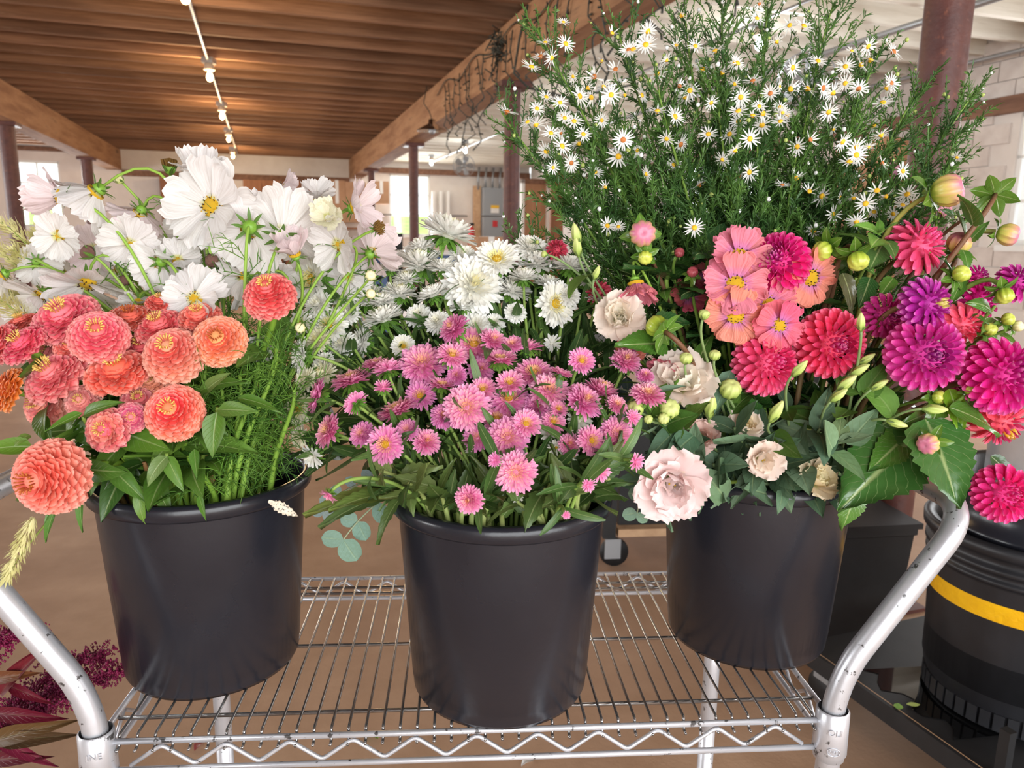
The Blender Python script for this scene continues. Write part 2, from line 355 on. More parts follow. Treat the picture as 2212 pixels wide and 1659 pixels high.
# icicle fairy lights draped on the beam
e = empty('fairy_light_string', 'dark wire of icicle fairy lights draped along the timber beam', 'lights', None)
m = MB(); mb2 = MB(); rs = random.Random(3)
top = [RW(BR - .17, t, 3.18 + .05 * math.sin(t * 5)) for t in np.linspace(2.6, 9.6, 60)]
m.tube(top, .007, 4)
for k in range(26):
    t = 3.0 + 6.4 * (k + rs.random() * .6) / 26; z = 3.18; u = BR - .175; pts = [RW(u, t, z)]
    for j in range(rs.randint(4, 11)):
        z -= .075; t += rs.uniform(-.05, .05); uu = u + (0.0 if z > 2.85 else rs.uniform(-.03, .12)); pts.append(RW(uu, t, z))
        q = pts[-1] + np.array([rs.uniform(-.04, .04), rs.uniform(-.04, .04), rs.uniform(-.05, .02)])
        mb2.tube([pts[-1], q], [.006, .008], 4)
    m.tube(pts, .006, 4)
for k in range(70):                                    # the tangled knot by the post
    a = RW(BR - .18, 7.0 + rs.gauss(0, .09), 3.1 + rs.gauss(0, .09)); m.tube([a, a + np.array([rs.gauss(0, .07), rs.gauss(0, .07), rs.gauss(0, .07)])], .006, 4)
ob('wire', m.mesh('wire', 'cable'), e, kind='stuff'); ob('tiny_bulb', mb2.mesh('tiny_bulb', 'cable'), e, kind='stuff')
pts = [RW(BR - .17, 6.2, 3.28), RW(BR - .19, 6.35, 3.05), RW(BR - .2, 6.45, 2.8), RW(BR - .05, 6.5, 2.7), RW(BR + .4, 6.6, 2.66), RW(BR + 1.2, 6.9, 2.9)]
tag(ob('power_cord', MB().tube(pts, .011, 5).mesh('power_cord', 'cable')), 'black power cord looping under the beam beside the red column', 'cord')

# ---------------------------------------------------------------- things at the far end
def carton(u0, u1, t, z0, z1, label, d=.45):
    e = empty('cardboard_carton', label, 'box', 'cartons at the far end', MR @ T((u0 + u1) / 2, t, z0)); w = (u1 - u0) / 2; hgt = z1 - z0
    ob('carton_body', MB().box(-w, w, 0, d, 0, hgt).mesh('carton_body', 'cardboard', False), e)
    ob('packing_tape', MB().box(-.04, .04, -.004, d + .004, hgt * .45, hgt + .004).mesh('packing_tape', 'white', False), e)
for i, (x0, x1, y0, y1, l) in enumerate([(692, 706, 392, 482, 'narrow pale carton beside the brown panel at the far end'), (712, 745, 390, 480, 'tall taped carton in the far stack, beside a narrow one'), (748, 790, 394, 480, 'middle taped carton of the far stack behind the cosmos'), (808, 840, 392, 440, 'upper carton beside the far window')]):
    (u0, za), (u1, zb) = ONT(x0, y1, 19), ONT(x1, y0, 19); carton(u0, u1, 19, za, zb, l)
(u0, za), (u1, zb) = ONT(1030, 543, 9.5), ONT(1088, 512, 9.5); za = ONT(870, 543, 9.2)[1] + .002; carton(u0, u1, 9.45, za, zb, 'open brown carton on the table behind the white asters')
# shelf under the stack
(u0, za), (u1, zb) = ONT(696, 490, 19), ONT(845, 482, 19)
e = empty('storage_shelf', 'low wooden storage shelf carrying the far cartons', 'shelf', None, MR @ T(0, 0, 0))
ob('shelf_top', MB().box(u0, u1, 18.9, 19.6, za - .05, za).mesh('shelf_top', 'wood', False), e)
for uu in (u0 + .04, u1 - .04): ob('shelf_side', MB().box(uu - .03, uu + .03, 18.92, 19.58, 0, za - .05).mesh('shelf_side', 'wood', False), e)
# brown cabinets on the far wall
for x0, x1, l in ((525, 605, 'brown wooden cupboard against the far wall behind the tallest cosmos'), (610, 688, 'brown wooden cupboard beside the pale far carton'), (345, 400, 'narrow dark brown door frame left of the brown cupboards')):
    u0 = ONT(x0, 400, 19.5)[0]; u1 = ONT(x1, 400, 19.5)[0]
    e = empty('wooden_cupboard', l, 'cupboard', None, MR @ T(u0, 19.45, 0)); w = u1 - u0
    ob('cabinet_body', MB().box(0, w, .03, .5, 0, 2.7).mesh('cabinet_body', 'wood', False), e)
    ob('cabinet_door', MB().box(.03, w / 2 - .01, 0, .028, .1, 2.62).mesh('cabinet_door', 'wood', False), e)
    ob('cabinet_door', MB().box(w / 2 + .01, w - .03, 0, .028, .1, 2.62).mesh('cabinet_door', 'wood', False), e)
# electrical panel, pipes, extinguisher, door
(u0, zt), (u1, zb) = ONT(1045, 405, 19.6), ONT(1092, 600, 19.6); zm = ONT(1045, 468, 19.6)[1]
e = empty('electrical_panel', 'grey electrical panel box beside the red column', 'panel', None, MR @ T(0, 0, 0))
ob('upper_cabinet', MB().box(u0, u1, 19.6, 19.9, zm + .03, zt).mesh('upper_cabinet', 'grey', False), e)
ob('lower_cabinet', MB().box(u0, u1, 19.6, 19.9, zb, zm).mesh('lower_cabinet', 'grey', False), e)
ob('warning_plate', MB().box(u0 + .2, u0 + .42, 19.58, 19.6, zm + .22, zm + .3).mesh('warning_plate', 'signyellow', False), e)
ob('white_plate', MB().box(u0 + .2, u0 + .42, 19.58, 19.6, zm + .1, zm + .22).mesh('white_plate', 'white', False), e)
ob('red_plate', MB().box(u0 + .25, u0 + .38, 19.58, 19.6, zm - .26, zm - .1).mesh('red_plate', 'red', False), e)
ob('backing_board', MB().box(u0 - .2, u0 - .02, 19.8, 19.95, zb, zt + .05).mesh('backing_board', 'tanwood', False), e)
for k in range(4):
    x = u0 - .1 + k * .2; ob('riser_pipe', MB().tube([(x, 19.8, zt - .05), (x, 19.8, zt + .25), (x + .03, 19.8, 3.25)], .03, 8).mesh('riser_pipe', 'steel'), e)
e = tag(ob('wall_conduit', MB().tube([RW(2.6, 19.85, 1.97), RW(5.2, 19.85, 1.985)], .025, 6).mesh('wall_conduit', 'steel')), 'horizontal conduit across the far white wall', 'pipe')
for x, l in ((938, 'first thin white strip leaning on the far wall beside the window'), (954, 'middle thin white strip leaning on the far wall'), (970, 'last thin white strip on the far wall, nearest the panel')):
    u0, z0 = ONT(x, 412, 19.7); tag(rbox('wall_strip', u0 - .04, u0 + .04, 19.8, 19.9, 1.2, z0, 'white'), l, 'strip')
(u0, z0) = ONT(1024, 500, 19.2)
e = empty('fire_extinguisher', 'small red fire extinguisher hung near the grey panel', 'extinguisher', None, MR @ T(u0, 19.5, z0))
ob('cylinder_body', MB().lathe([(0, -.35), (.09, -.35), (.09, .05), (.05, .12), (.03, .15), (0, .15)], 14).mesh('cylinder_body', 'red'), e)
ob('valve', MB().box(-.03, .08, -.02, .02, .15, .22).mesh('valve', 'matblack', False), e)
(u0, zt), (u1, zb) = ONT(1133, 396, 18.5), ONT(1178, 520, 18.5)
e = empty('tall_wooden_door', 'pale brown wooden door beyond the red column and panel', 'door', None, MR @ T(0, 0, 0))
ob('door_leaf', MB().box(u0, u1, 18.5, 18.56, 0, zt).mesh('door_leaf', 'doorwood', False), e)
for uu in (u0 - .08, u1): ob('door_post', MB().box(uu, uu + .08, 18.46, 18.6, 0, zt + .1).mesh('door_post', 'wframe', False), e)
ob('door_head', MB().box(u0 - .08, u1 + .08, 18.46, 18.6, zt, zt + .12).mesh('door_head', 'trim', False), e)
u0, z0 = ONT(1205, 400, 17.0)
tag(rbox('orange_board', u0 - .16, u0 + .16, 17.0, 17.1, 0, z0 + .35, M['wood']), 'reddish brown upright board behind the thin edge of the daisies', 'board')
t0, z0 = ONU(1970, 330, 6.9)
tag(rbox('wall_shelf_unit', 6.3, 6.9, t0 - .1, t0 + .5, 0, 2.55, 'doorwood'), 'tall brown cabinet against the block wall behind the rusty column', 'cabinet')
# blue legged table
(u0, z0), (u1, _z) = ONT(815, 540, 9.2), ONT(1090, 545, 9.2); zt = ONT(870, 543, 9.2)[1]
e = empty('work_table', 'pale topped work table with blue frame behind the asters', 'table', None, MR @ T(0, 0, 0))
ob('table_top', MB().box(u0, u1, 9.2, 10.0, zt - .04, zt).mesh('table_top', 'white', False), e)
ob('table_apron', MB().box(u0 + .05, u1 - .05, 9.25, 9.3, zt - .14, zt - .04).mesh('table_apron', 'blue', False), e)
for uu in (u0 + .06, u1 - .12):
    for tt in (9.25, 9.9): ob('leg', MB().box(uu, uu + .06, tt, tt + .06, 0, zt - .04).mesh('leg', 'blue', False), e)
(u0, z0) = ONT(838, 520, 10.4)
e = empty('office_chair', 'black chair pushed behind the pale topped table', 'chair', None, MR @ T(u0, 10.5, 0))
ob('backrest', MB().box(-.22, .22, 0, .06, .62, z0 + .1).mesh('backrest', 'matblack', False), e); ob('seat', MB().box(-.22, .22, -.42, .02, .44, .5).mesh('seat', 'matblack', False), e)
ob('pedestal', MB().lathe([(.25, .02), (.03, .08), (.03, .44)], 10).mesh('pedestal', 'matblack'), e)

# ---------------------------------------------------------------- the chrome wire cart
SH = CAMZ - .567; CYAW = math.radians(4.0)
MC = T(-.471, .766, SH) @ Matrix.Rotation(CYAW, 4, 'Z'); CW, CDp = .872, .415
cart = empty('wire_shelf_cart', 'chrome wire shelf cart with bent silver push handles', 'cart', None, MC)
def bez(p0, p1, p2, p3, n=10):
    t = np.linspace(0, 1, n)[:, None]; p0, p1, p2, p3 = map(lambda q: np.asarray(q, float), (p0, p1, p2, p3))
    return (1 - t) ** 3 * p0 + 3 * t * (1 - t) ** 2 * p1 + 3 * t * t * (1 - t) * p2 + t ** 3 * p3
def fillet(pts, r, n=7):
    out = [np.asarray(pts[0], float)]
    for a, b, c in zip(pts[:-2], pts[1:-1], pts[2:]):
        a, b, c = map(lambda q: np.asarray(q, float), (a, b, c)); d1 = (a - b) / np.linalg.norm(a - b); d2 = (c - b) / np.linalg.norm(c - b)
        out += list(bez(b + d1 * r, b + d1 * r * .4, b + d2 * r * .4, b + d2 * r, n))
    return out + [np.asarray(pts[-1], float)]
for sgn, X in ((-1, 0.0), (1, CW)):
    path = [(X, 0, -.03), (X, 0, .045), (X + sgn * .142, 0, .262), (X + sgn * .142, CDp, .262), (X, CDp, .045), (X, CDp, -.03)]
    ob('push_handle', MB().tube(fillet(path, .05, 9), .0138, 16).mesh('push_handle', 'silverpaint'), cart)
    for Y in (0, CDp):
        ob('post', MB().lathe([(.0142, -SH + .06), (.0142, -.32), (.0136, -.3195), (.0136, -.3185), (.0142, -.318), (.0142, -.105), (.0136, -.1045), (.0136, -.1035), (.0142, -.103), (.0142, .0)], 20).mesh('post', 'silverpaint'), cart, T(X, Y, 0))
        cl = ob('collar', MB().lathe([(.0175, .008), (.0195, .006), (.0205, -.05), (.0185, -.052), (.0182, -.058), (.015, -.06)], 24).mesh('collar', 'silverpaint'), cart, T(X, Y, 0))
        ob('caster', MB().lathe([(0, -.05), (.05, -.05), (.062, -.035), (.062, -.005), (.05, .012), (0, .012)], 20).mesh('caster', 'matblack'), cart, T(X, Y, -SH + .0655) @ Matrix.Rotation(PI / 2, 4, 'Y') @ T(0, 0, .02))
        if Y == 0:
            for txt, zz, size in (('INE' if X == 0 else 'OLI', -.017, .011), ('NSF', -.041, .0058)):
                fc = bpy.data.curves.new('embossed_text', 'FONT'); fc.body = txt; fc.size = size; fc.extrude = .0005; fc.align_x = 'CENTER'; fo = bpy.data.objects.new('tmp', fc); COL.objects.link(fo); bpy.context.view_layer.update(); fm = bpy.data.meshes.new_from_object(fo.evaluated_get(bpy.context.evaluated_depsgraph_get())); bpy.data.objects.remove(fo); fm.materials.clear(); fm.materials.append(M['silverpaint'])
                sx = (.25 if X == 0 else -.25); rr_ = .0203
                ob('embossed_text', fm, cl, T(rr_ * math.sin(sx), -rr_ * math.cos(sx), zz) @ Matrix.Rotation(sx, 4, 'Z') @ Matrix.Rotation(PI / 2, 4, 'X'))
            ob('embossed_oval', MB().tube([(.0075 * math.cos(a), .0055 * math.sin(a), 0) for a in np.linspace(0, 2 * PI, 17)], .0005, 5).mesh('embossed_oval', 'silverpaint'), cl, T(.0203 * math.sin(sx), -.0203 * math.cos(sx), -.039) @ Matrix.Rotation(sx, 4, 'Z') @ Matrix.Rotation(PI / 2, 4, 'X'))
rail = lambda a, b, r=.0036, nm='rail', mt='silverpaint': ob(nm, MB().tube([a, b], r, 8).mesh(nm, mt), cart)
for Y in (0, CDp):
    rail((.018, Y, -.008), (CW - .018, Y, -.008)); rail((.018, Y, -.045), (CW - .018, Y, -.045))
    n = 22; zig = []
    for k in range(n + 1): zig.append((.035 + (CW - .07) * k / n, Y, -.0135 if k % 2 else -.0395))
    ob('zigzag_wire', MB().tube(fillet(zig, .006, 4), .0026, 6).mesh('zigzag_wire', 'silverpaint'), cart)
for X in (0, CW):
    rail((X, .018, -.008), (X, CDp - .018, -.008)); rail((X, .018, -.045), (X, CDp - .018, -.045))
    zig = [(X, .035 + (CDp - .07) * k / 10, -.0135 if k % 2 else -.0395) for k in range(11)]
    ob('zigzag_wire', MB().tube(fillet(zig, .006, 4), .0026, 6).mesh('zigzag_wire', 'silverpaint'), cart)
for Y in (.045, .2, .36, .38): rail((.005, Y, -.0085), (CW - .005, Y, -.0085), .0026, 'cross_rod', 'chrome')
wm = MB().tube(fillet([(0, -.004, -.0185), (0, .004, -.0185), (0, .008, -.004), (0, CDp - .008, -.004), (0, CDp + .002, -.0125)], .003, 4), .0018, 6).mesh('wire', 'chrome')
for k in range(42): ob('wire', wm, cart, T(.022 + (CW - .044) * k / 41, 0, 0))

# ---------------------------------------------------------------- flower buckets
RT, RB_, HB = .131, .112, .262
def bucket(cx, cy, cz, label, rot=0.0, sc=1.0):
    mw = T(cx, cy, cz) @ Matrix.Rotation(rot, 4, 'Z') @ Matrix.Scale(sc, 4)
    e = empty('flower_bucket', label, 'bucket', 'black flower buckets', mw)
    pr = [(0, .004), (RB_ - .012, .004), (RB_ - .003, 0), (RB_, .006), (RB_ + .001, .02), (RB_ + .0016, .0205), (RT - .003, HB - .03), (RT - .002, HB - .02)]
    pin = [(RT - .003, HB - .006), (RT - .006, HB - .02), (RB_ - .003, .012), (0, .01)]
    ob('bucket_wall', MB().lathe(pr, 72).lathe(pin, 72).mesh('bucket_wall', 'plastic'), e)
    lip = [(RT - .0025, HB - .022), (RT + .003, HB - .021), (RT + .0065, HB - .017), (RT + .007, HB - .006), (RT + .004, HB - .001), (RT - .001, HB), (RT - .004, HB - .004), (RT - .004, HB - .01)]
    ob('rolled_rim', MB().lathe(lip, 72).mesh('rolled_rim', 'plastic'), e)
    return e
BK = [(-.405, .945), (-.011, .898), (.352, 1.03)]
bucket(*BK[0], SH - .0015, 'black bucket of coral zinnias and white cosmos')
bucket(*BK[1], SH - .0015, 'middle black bucket overhanging the cart edge, holding pink asters', .4)
bucket(*BK[2], SH - .0015, 'black bucket of dahlias and cream lisianthus near the bent handle', 1.1)
RIMZ = SH + HB
# shrivelled pale leaf stuck on the first bucket's rim
# ---------------------------------------------------------------- black dolly with waste can, right
DZ = .2
q = [PZ(1762, 1410, DZ), PZ(2140, 1676, DZ)]
dx = (q[1] - q[0]); dx[2] = 0; dx /= np.linalg.norm(dx); dy = np.array([-dx[1], dx[0], 0])
if dy[1] < 0: dy = -dy
MD = Matrix(((dx[0], dy[0], 0, q[0][0]), (dx[1], dy[1], 0, q[0][1]), (0, 0, 1, 0), (0, 0, 0, 1)))
e = empty('platform_dolly', 'wet black platform dolly under the taped waste can', 'dolly', None, MD)
ob('deck', MB().box(-.06, 1.3, 0, .75, DZ - .018, DZ).mesh('deck', 'matblack', False), e)
ob('edge_strip', MB().box(-.06, 1.3, -.012, 0, DZ - .05, DZ + .003).mesh('edge_strip', 'matblack', False), e)
ob('worn_edge', MB().box(-.06, 1.3, 0, .004, DZ, DZ + .0025).mesh('worn_edge', 'tanwood', False), e)
pts = [(.12 + .32 * (i / 10), .06 + .03 * math.sin(i * 1.7), DZ + .0015) for i in range(11)]; back = [(p[0] + .05, p[1] + .2 + .04 * math.sin(i * 2.1), p[2]) for i, p in enumerate(pts)]
ob('puddle', MB().grid(pts + back, 11, 2).mesh('puddle', 'wet'), e)
for X in (0, 1.2):
    for Y in (.06, .68):
        ob('caster', MB().lathe([(0, -.02), (.06, -.02), (.065, 0), (.06, .02), (0, .02)], 18).mesh('caster', 'matblack'), e, T(X, Y, .066) @ Matrix.Rotation(PI / 2, 4, 'X'))
        ob('caster_fork', MB().box(X - .03, X + .03, Y - .03, Y + .03, .1, DZ - .018).mesh('caster_fork', 'steel', False), e)
ob('upright_post', MB().box(.56, .585, .012, .035, DZ, DZ + .12).mesh('upright_post', 'matblack', False), e)
cc = PZ(2235, 1612, DZ); cx, cy = cc[0] + .07, cc[1] + .2; CR = .22
e = empty('waste_can', 'large black waste can with a yellow tape band on the dolly', 'can', None, T(cx, cy, DZ + .001))
m = MB().lathe([(0, 0), (CR - .02, 0), (CR - .012, .01), (CR - .008, .055), (CR, .075), (CR + .018, .39), (CR + .02, .4), (CR + .028, .402), (CR + .028, .412), (CR + .022, .414), (CR + .022, .43), (CR + .032, .432), (CR + .032, .445), (CR + .024, .447), (CR + .024, .47), (CR + .04, .475), (CR + .042, .5), (CR + .03, .505), (CR + .012, .5), (CR + .005, .1), (0, .09)], 64)
ob('can_body', m.mesh('can_body', 'can'), e)
rib = MB().box(-.012, .012, -.006, .006, 0, .045).mesh('foot_rib', 'can', False)
for k in range(44):
    a = 2 * PI * k / 44; ob('foot_rib', rib, e, T((CR - .008) * math.cos(a), (CR - .008) * math.sin(a), .012) @ Matrix.Rotation(a + PI / 2, 4, 'Z'))
ob('tape_band', MB().lathe([(CR + .0135, .305), (CR + .0165, .352)], 64).mesh('tape_band', 'tape'), e)
e = empty('nested_pail', 'glossy black pail standing in the taped waste can', 'bucket', None, T(cx, cy, DZ + .06))
ob('pail_body', MB().lathe([(0, 0), (.17, 0), (.18, .3), (.185, .42), (.205, .425), (.207, .45), (.195, .455), (.2, .56), (.215, .565), (.215, .585), (.2, .59), (.19, .58), (.165, .02), (0, .01)], 56).mesh('pail_body', 'plastic'), e)
ob('bail_handle', MB().tube([(.222 * math.cos(a), .222 * math.sin(a) , .50 - .12 * abs(math.sin((a - 2.6) * 1.0))) for a in np.linspace(2.6, 5.7, 22)], .006, 8).mesh('bail_handle', 'matblack'), e)
ob('bail_ear', MB().lathe([(0, -.012), (.028, -.012), (.032, 0), (.028, .012), (.012, .012), (.012, -.004)], 18).mesh('bail_ear', 'plastic'), e, T(.222 * math.cos(2.6), .222 * math.sin(2.6), .5) @ Matrix.Rotation(2.6, 4, 'Z') @ Matrix.Rotation(PI / 2, 4, 'Y'))
pz = P(2172, 1010, cy - .06)
e = empty('metal_pail', 'shiny silver metal pail half hidden beneath the magenta dahlias', 'bucket', None, T(cx + .01, cy - .03, DZ + .1))
ztop = P(2172, 880, cy - .15)[2] - DZ - .1
ob('pail_body', MB().lathe([(0, 0), (.16, 0), (.161, ztop * .55), (.158, ztop - .01), (.164, ztop), (.158, ztop + .004), (.154, ztop - .01), (.15, .02), (0, .02)], 48).mesh('pail_body', 'pail'), e)
# ---------------------------------------------------------------- black utility cart behind and bin
cp = PZ(1320, 1222, 0); MU = T(cp[0], cp[1], 0) @ Matrix.Rotation(math.radians(6), 4, 'Z')
e = empty('utility_cart', 'black utility cart with plywood shelf behind the buckets', 'cart', None, MU)
for X in (-.02, .86):
    for Y in (0, .5):
        ob('cart_leg', MB().box(X - .028, X + .028, Y - .028, Y + .028, .14, .95).mesh('cart_leg', 'matblack', False), e)
        ob('caster', MB().lathe([(0, -.02), (.06, -.02), (.066, 0), (.06, .02), (0, .02)], 18).mesh('caster', 'matblack'), e, T(X + .03, Y, .067) @ Matrix.Rotation(PI / 2, 4, 'X'))
        ob('caster_fork', MB().box(X - .02, X + .05, Y - .04, Y - .03, .05, .14).mesh('caster_fork', 'steel', False), e)
zsh = P(1390, 1140, cp[1])[2]
ob('plywood_shelf', MB().box(.02, .9, -.03, .55, zsh - .035, zsh).mesh('plywood_shelf', 'tanwood', False), e)
ob('crate_side', MB().box(.03, .85, .02, .53, zsh + .002, zsh + .42).mesh('crate_side', 'matblack', False), e)
ob('top_shelf', MB().box(-.05, .9, -.03, .55, .95, .98).mesh('top_shelf', 'matblack', False), e)
cp = PZ(1800, 1352, 0)
e = empty('storage_bin', 'black storage bin on the floor between bucket and rusty column', 'bin', None, T(cp[0], cp[1], 0) @ Matrix.Rotation(.15, 4, 'Z'))
ob('bin_body', MB().lathe([(0, 0), (.2, 0), (.23, .42), (.24, .425), (.24, .45), (0, .45)], 4).mesh('bin_body', 'matblack', False), e, Matrix.Rotation(PI / 4, 4, 'Z') @ T(0, 0, 0))
ob('bin_lid', MB().box(-.18, .18, -.18, .18, .45, .47).mesh('bin_lid', 'matblack', False), e)
# fallen bits on the concrete
def flat_bit(x, y, L, mat_, label, nm, cat):
    p = PZ(x, y, .004); pts = [(L * (j / 4 - .5), (i - 1) * L * .22 * math.sin(PI * (j + .25) / 4.5), .006 * math.sin(j * 1.3) + .004 * abs(i - 1)) for j in range(5) for i in range(3)]
    tag(ob(nm, MB().grid(pts, 3, 5).mesh(nm, mat_), None, T(p) @ Matrix.Rotation(rng.uniform(0, 3), 4, 'Z')), label, cat)

# ---------------------------------------------------------------- plant materials
def petalmat(name, vein=0.0, trans=0.25, rough=0.5, base=None, bpos=0.2, tip=None, tpos=0.8, bump=0.0, fixed=None, vscale=26, sheen=0.0, spec=.3, tamt=1.0):
    m, nt, out = newmat(name); L = nt.links
    uv = nd(nt, 'ShaderNodeUVMap'); sp = nd(nt, 'ShaderNodeSeparateXYZ'); L.new(uv.outputs[0], sp.inputs[0])
    if fixed: col = nd(nt, 'ShaderNodeRGB'); col.outputs[0].default_value = fixed; col = col.outputs[0]
    else: col = nd(nt, 'ShaderNodeObjectInfo').outputs['Color']
    if base: col = mixc(nt, ramp(nt, sp.outputs[1], [(bpos * .3, BW(1)), (bpos, BW(0))]), col, base)
    if tip: col = mixc(nt, ramp(nt, sp.outputs[1], [(tpos, BW(0)), (1.0, BW(tamt))]), col, tip)
    hgt = None
    if vein or bump:
        mp = nd(nt, 'ShaderNodeMapping'); mp.inputs['Scale'].default_value = (vscale, 1.6, 1); L.new(uv.outputs[0], mp.inputs[0])
        nz = nd(nt, 'ShaderNodeTexNoise', i_Scale=1.0, i_Detail=2.0); L.new(mp.outputs[0], nz.inputs['Vector']); hgt = nz.outputs['Fac']
        if vein: col = mixc(nt, ramp(nt, hgt, [(.3, BW(vein)), (.6, BW(0))]), col, mixc(nt, 1.0, col, (.62, .55, .5, 1), 'MULTIPLY'))
    b = nd(nt, 'ShaderNodeBsdfPrincipled', i_Roughness=rough); L.new(col, b.inputs['Base Color']); b.inputs['Specular IOR Level'].default_value = spec
    if bump:
        bn = nd(nt, 'ShaderNodeBump', i_Strength=bump, i_Distance=.004); L.new(hgt, bn.inputs['Height']); L.new(bn.outputs[0], b.inputs['Normal'])
    sh = b.outputs[0]
    if trans:
        tr = nd(nt, 'ShaderNodeBsdfTranslucent'); L.new(col, tr.inputs[0]); mx = nd(nt, 'ShaderNodeMixShader', i_Fac=trans)
        L.new(sh, mx.inputs[1]); L.new(tr.outputs[0], mx.inputs[2]); sh = mx.outputs[0]
    L.new(sh, out.inputs[0]); M[name] = m; return m
def leafmat(name, vein, rough, trans=.18, spec=.5, vs_=9.0):
    m, nt, out = newmat(name); L = nt.links
    uv = nd(nt, 'ShaderNodeUVMap'); sp = nd(nt, 'ShaderNodeSeparateXYZ'); L.new(uv.outputs[0], sp.inputs[0])
    col = mixc(nt, 1.0, nd(nt, 'ShaderNodeObjectInfo').outputs['Color'], (.86, .8, .88, 1), 'MULTIPLY')
    ab = nd(nt, 'ShaderNodeMath', operation='SUBTRACT'); ab.inputs[1].default_value = .5; L.new(sp.outputs[0], ab.inputs[0])
    a2 = nd(nt, 'ShaderNodeMath', operation='ABSOLUTE'); L.new(ab.outputs[0], a2.inputs[0])
    mid = ramp(nt, a2.outputs[0], [(.012, BW(1)), (.05, BW(0))])
    # side veins: stripes of (v - 0.6*|u|)
    ml = nd(nt, 'ShaderNodeMath', operation='MULTIPLY_ADD'); ml.inputs[1].default_value = -.55; L.new(a2.outputs[0], ml.inputs[0]); L.new(sp.outputs[1], ml.inputs[2])
    fr = nd(nt, 'ShaderNodeMath', operation='MULTIPLY'); fr.inputs[1].default_value = vs_; L.new(ml.outputs[0], fr.inputs[0])
    f2 = nd(nt, 'ShaderNodeMath', operation='FRACT'); L.new(fr.outputs[0], f2.inputs[0])
    sv = ramp(nt, f2.outputs[0], [(.0, BW(.55)), (.1, BW(0))])
    mx0 = mixc(nt, 1.0, mid, sv, 'LIGHTEN')
    lit = mixc(nt, .55, col, (.55, .62, .28, 1)); c2_ = mixc(nt, mixc(nt, 1.0, mx0, BW(vein), 'MULTIPLY'), col, lit)
    nz = nd(nt, 'ShaderNodeTexNoise', i_Scale=9.0, i_Detail=3.0); L.new(uv.outputs[0], nz.inputs['Vector'])
    c3_ = mixc(nt, ramp(nt, nz.outputs['Fac'], [(.35, BW(0)), (.7, BW(.35))]), c2_, mixc(nt, 1.0, c2_, (.6, .62, .45, 1), 'MULTIPLY'))
    b = nd(nt, 'ShaderNodeBsdfPrincipled', i_Roughness=rough); b.inputs['Specular IOR Level'].default_value = spec; L.new(c3_, b.inputs['Base Color'])
    bn = nd(nt, 'ShaderNodeBump', i_Strength=.35, i_Distance=.002); bn.invert = True; L.new(mx0, bn.inputs['Height']); L.new(bn.outputs[0], b.inputs['Normal'])
    tr = nd(nt, 'ShaderNodeBsdfTranslucent'); L.new(c3_, tr.inputs[0]); mx = nd(nt, 'ShaderNodeMixShader', i_Fac=trans)
    L.new(b.outputs[0], mx.inputs[1]); L.new(tr.outputs[0], mx.inputs[2]); L.new(mx.outputs[0], out.inputs[0]); M[name] = m
petalmat('zpetal', 0.22, .2, .48, vscale=14, tip=S(252, 206, 190), tpos=.72, tamt=.5)
petalmat('zcore', 0, 0, .7)
petalmat('cpetal', 0.42, .36, .55, base=S(226, 226, 150), bpos=.18, bump=.25, vscale=20)
petalmat('spetal', 0.75, .25, .5, base=S(214, 130, 196), bpos=.5, bump=.5, vscale=17)
petalmat('dpetal', 0.12, .2, .42, tip=S(252, 180, 214), tpos=.75, tamt=.36, vscale=10)
petalmat('lpetal', 0.08, .34, .6, base=S(226, 226, 160), bpos=.26, vscale=12)
petalmat('stemg', .25, 0, .5, vscale=6)
leafmat('leaf', .55, .38); leafmat('leaf_gloss', .8, .2, .12, .7, 11.0); leafmat('leaf_grey', .25, .6, .12, .25, 5.0); leafmat('leaf_dark', .12, .4)
def needlemat(name, c1, c2, trans=.2, rough=.5):
    m, nt, out = newmat(name); L = nt.links
    tc = nd(nt, 'ShaderNodeTexCoord'); nz = nd(nt, 'ShaderNodeTexNoise', i_Scale=22.0, i_Detail=1.0); L.new(tc.outputs['Object'], nz.inputs['Vector'])
    col = ramp(nt, nz.outputs['Fac'], [(.35, c1), (.65, c2)])
    b = nd(nt, 'ShaderNodeBsdfPrincipled', i_Roughness=rough); L.new(col, b.inputs['Base Color'])
    tr = nd(nt, 'ShaderNodeBsdfTranslucent'); L.new(col, tr.inputs[0]); mx = nd(nt, 'ShaderNodeMixShader', i_Fac=trans)
    L.new(b.outputs[0], mx.inputs[1]); L.new(tr.outputs[0], mx.inputs[2]); L.new(mx.outputs[0], out.inputs[0]); M[name] = m
needlemat('feather', S(70, 118, 38), S(112, 156, 58)); needlemat('needle', S(58, 96, 44), S(96, 136, 60)); needlemat('bract', S(74, 122, 42), S(118, 162, 60))
needlemat('straw', S(204, 198, 128), S(232, 226, 170), .3); needlemat('amaranth', S(112, 14, 60), S(150, 30, 84), .15); needlemat('straygrass', S(120, 166, 60), S(150, 190, 80))
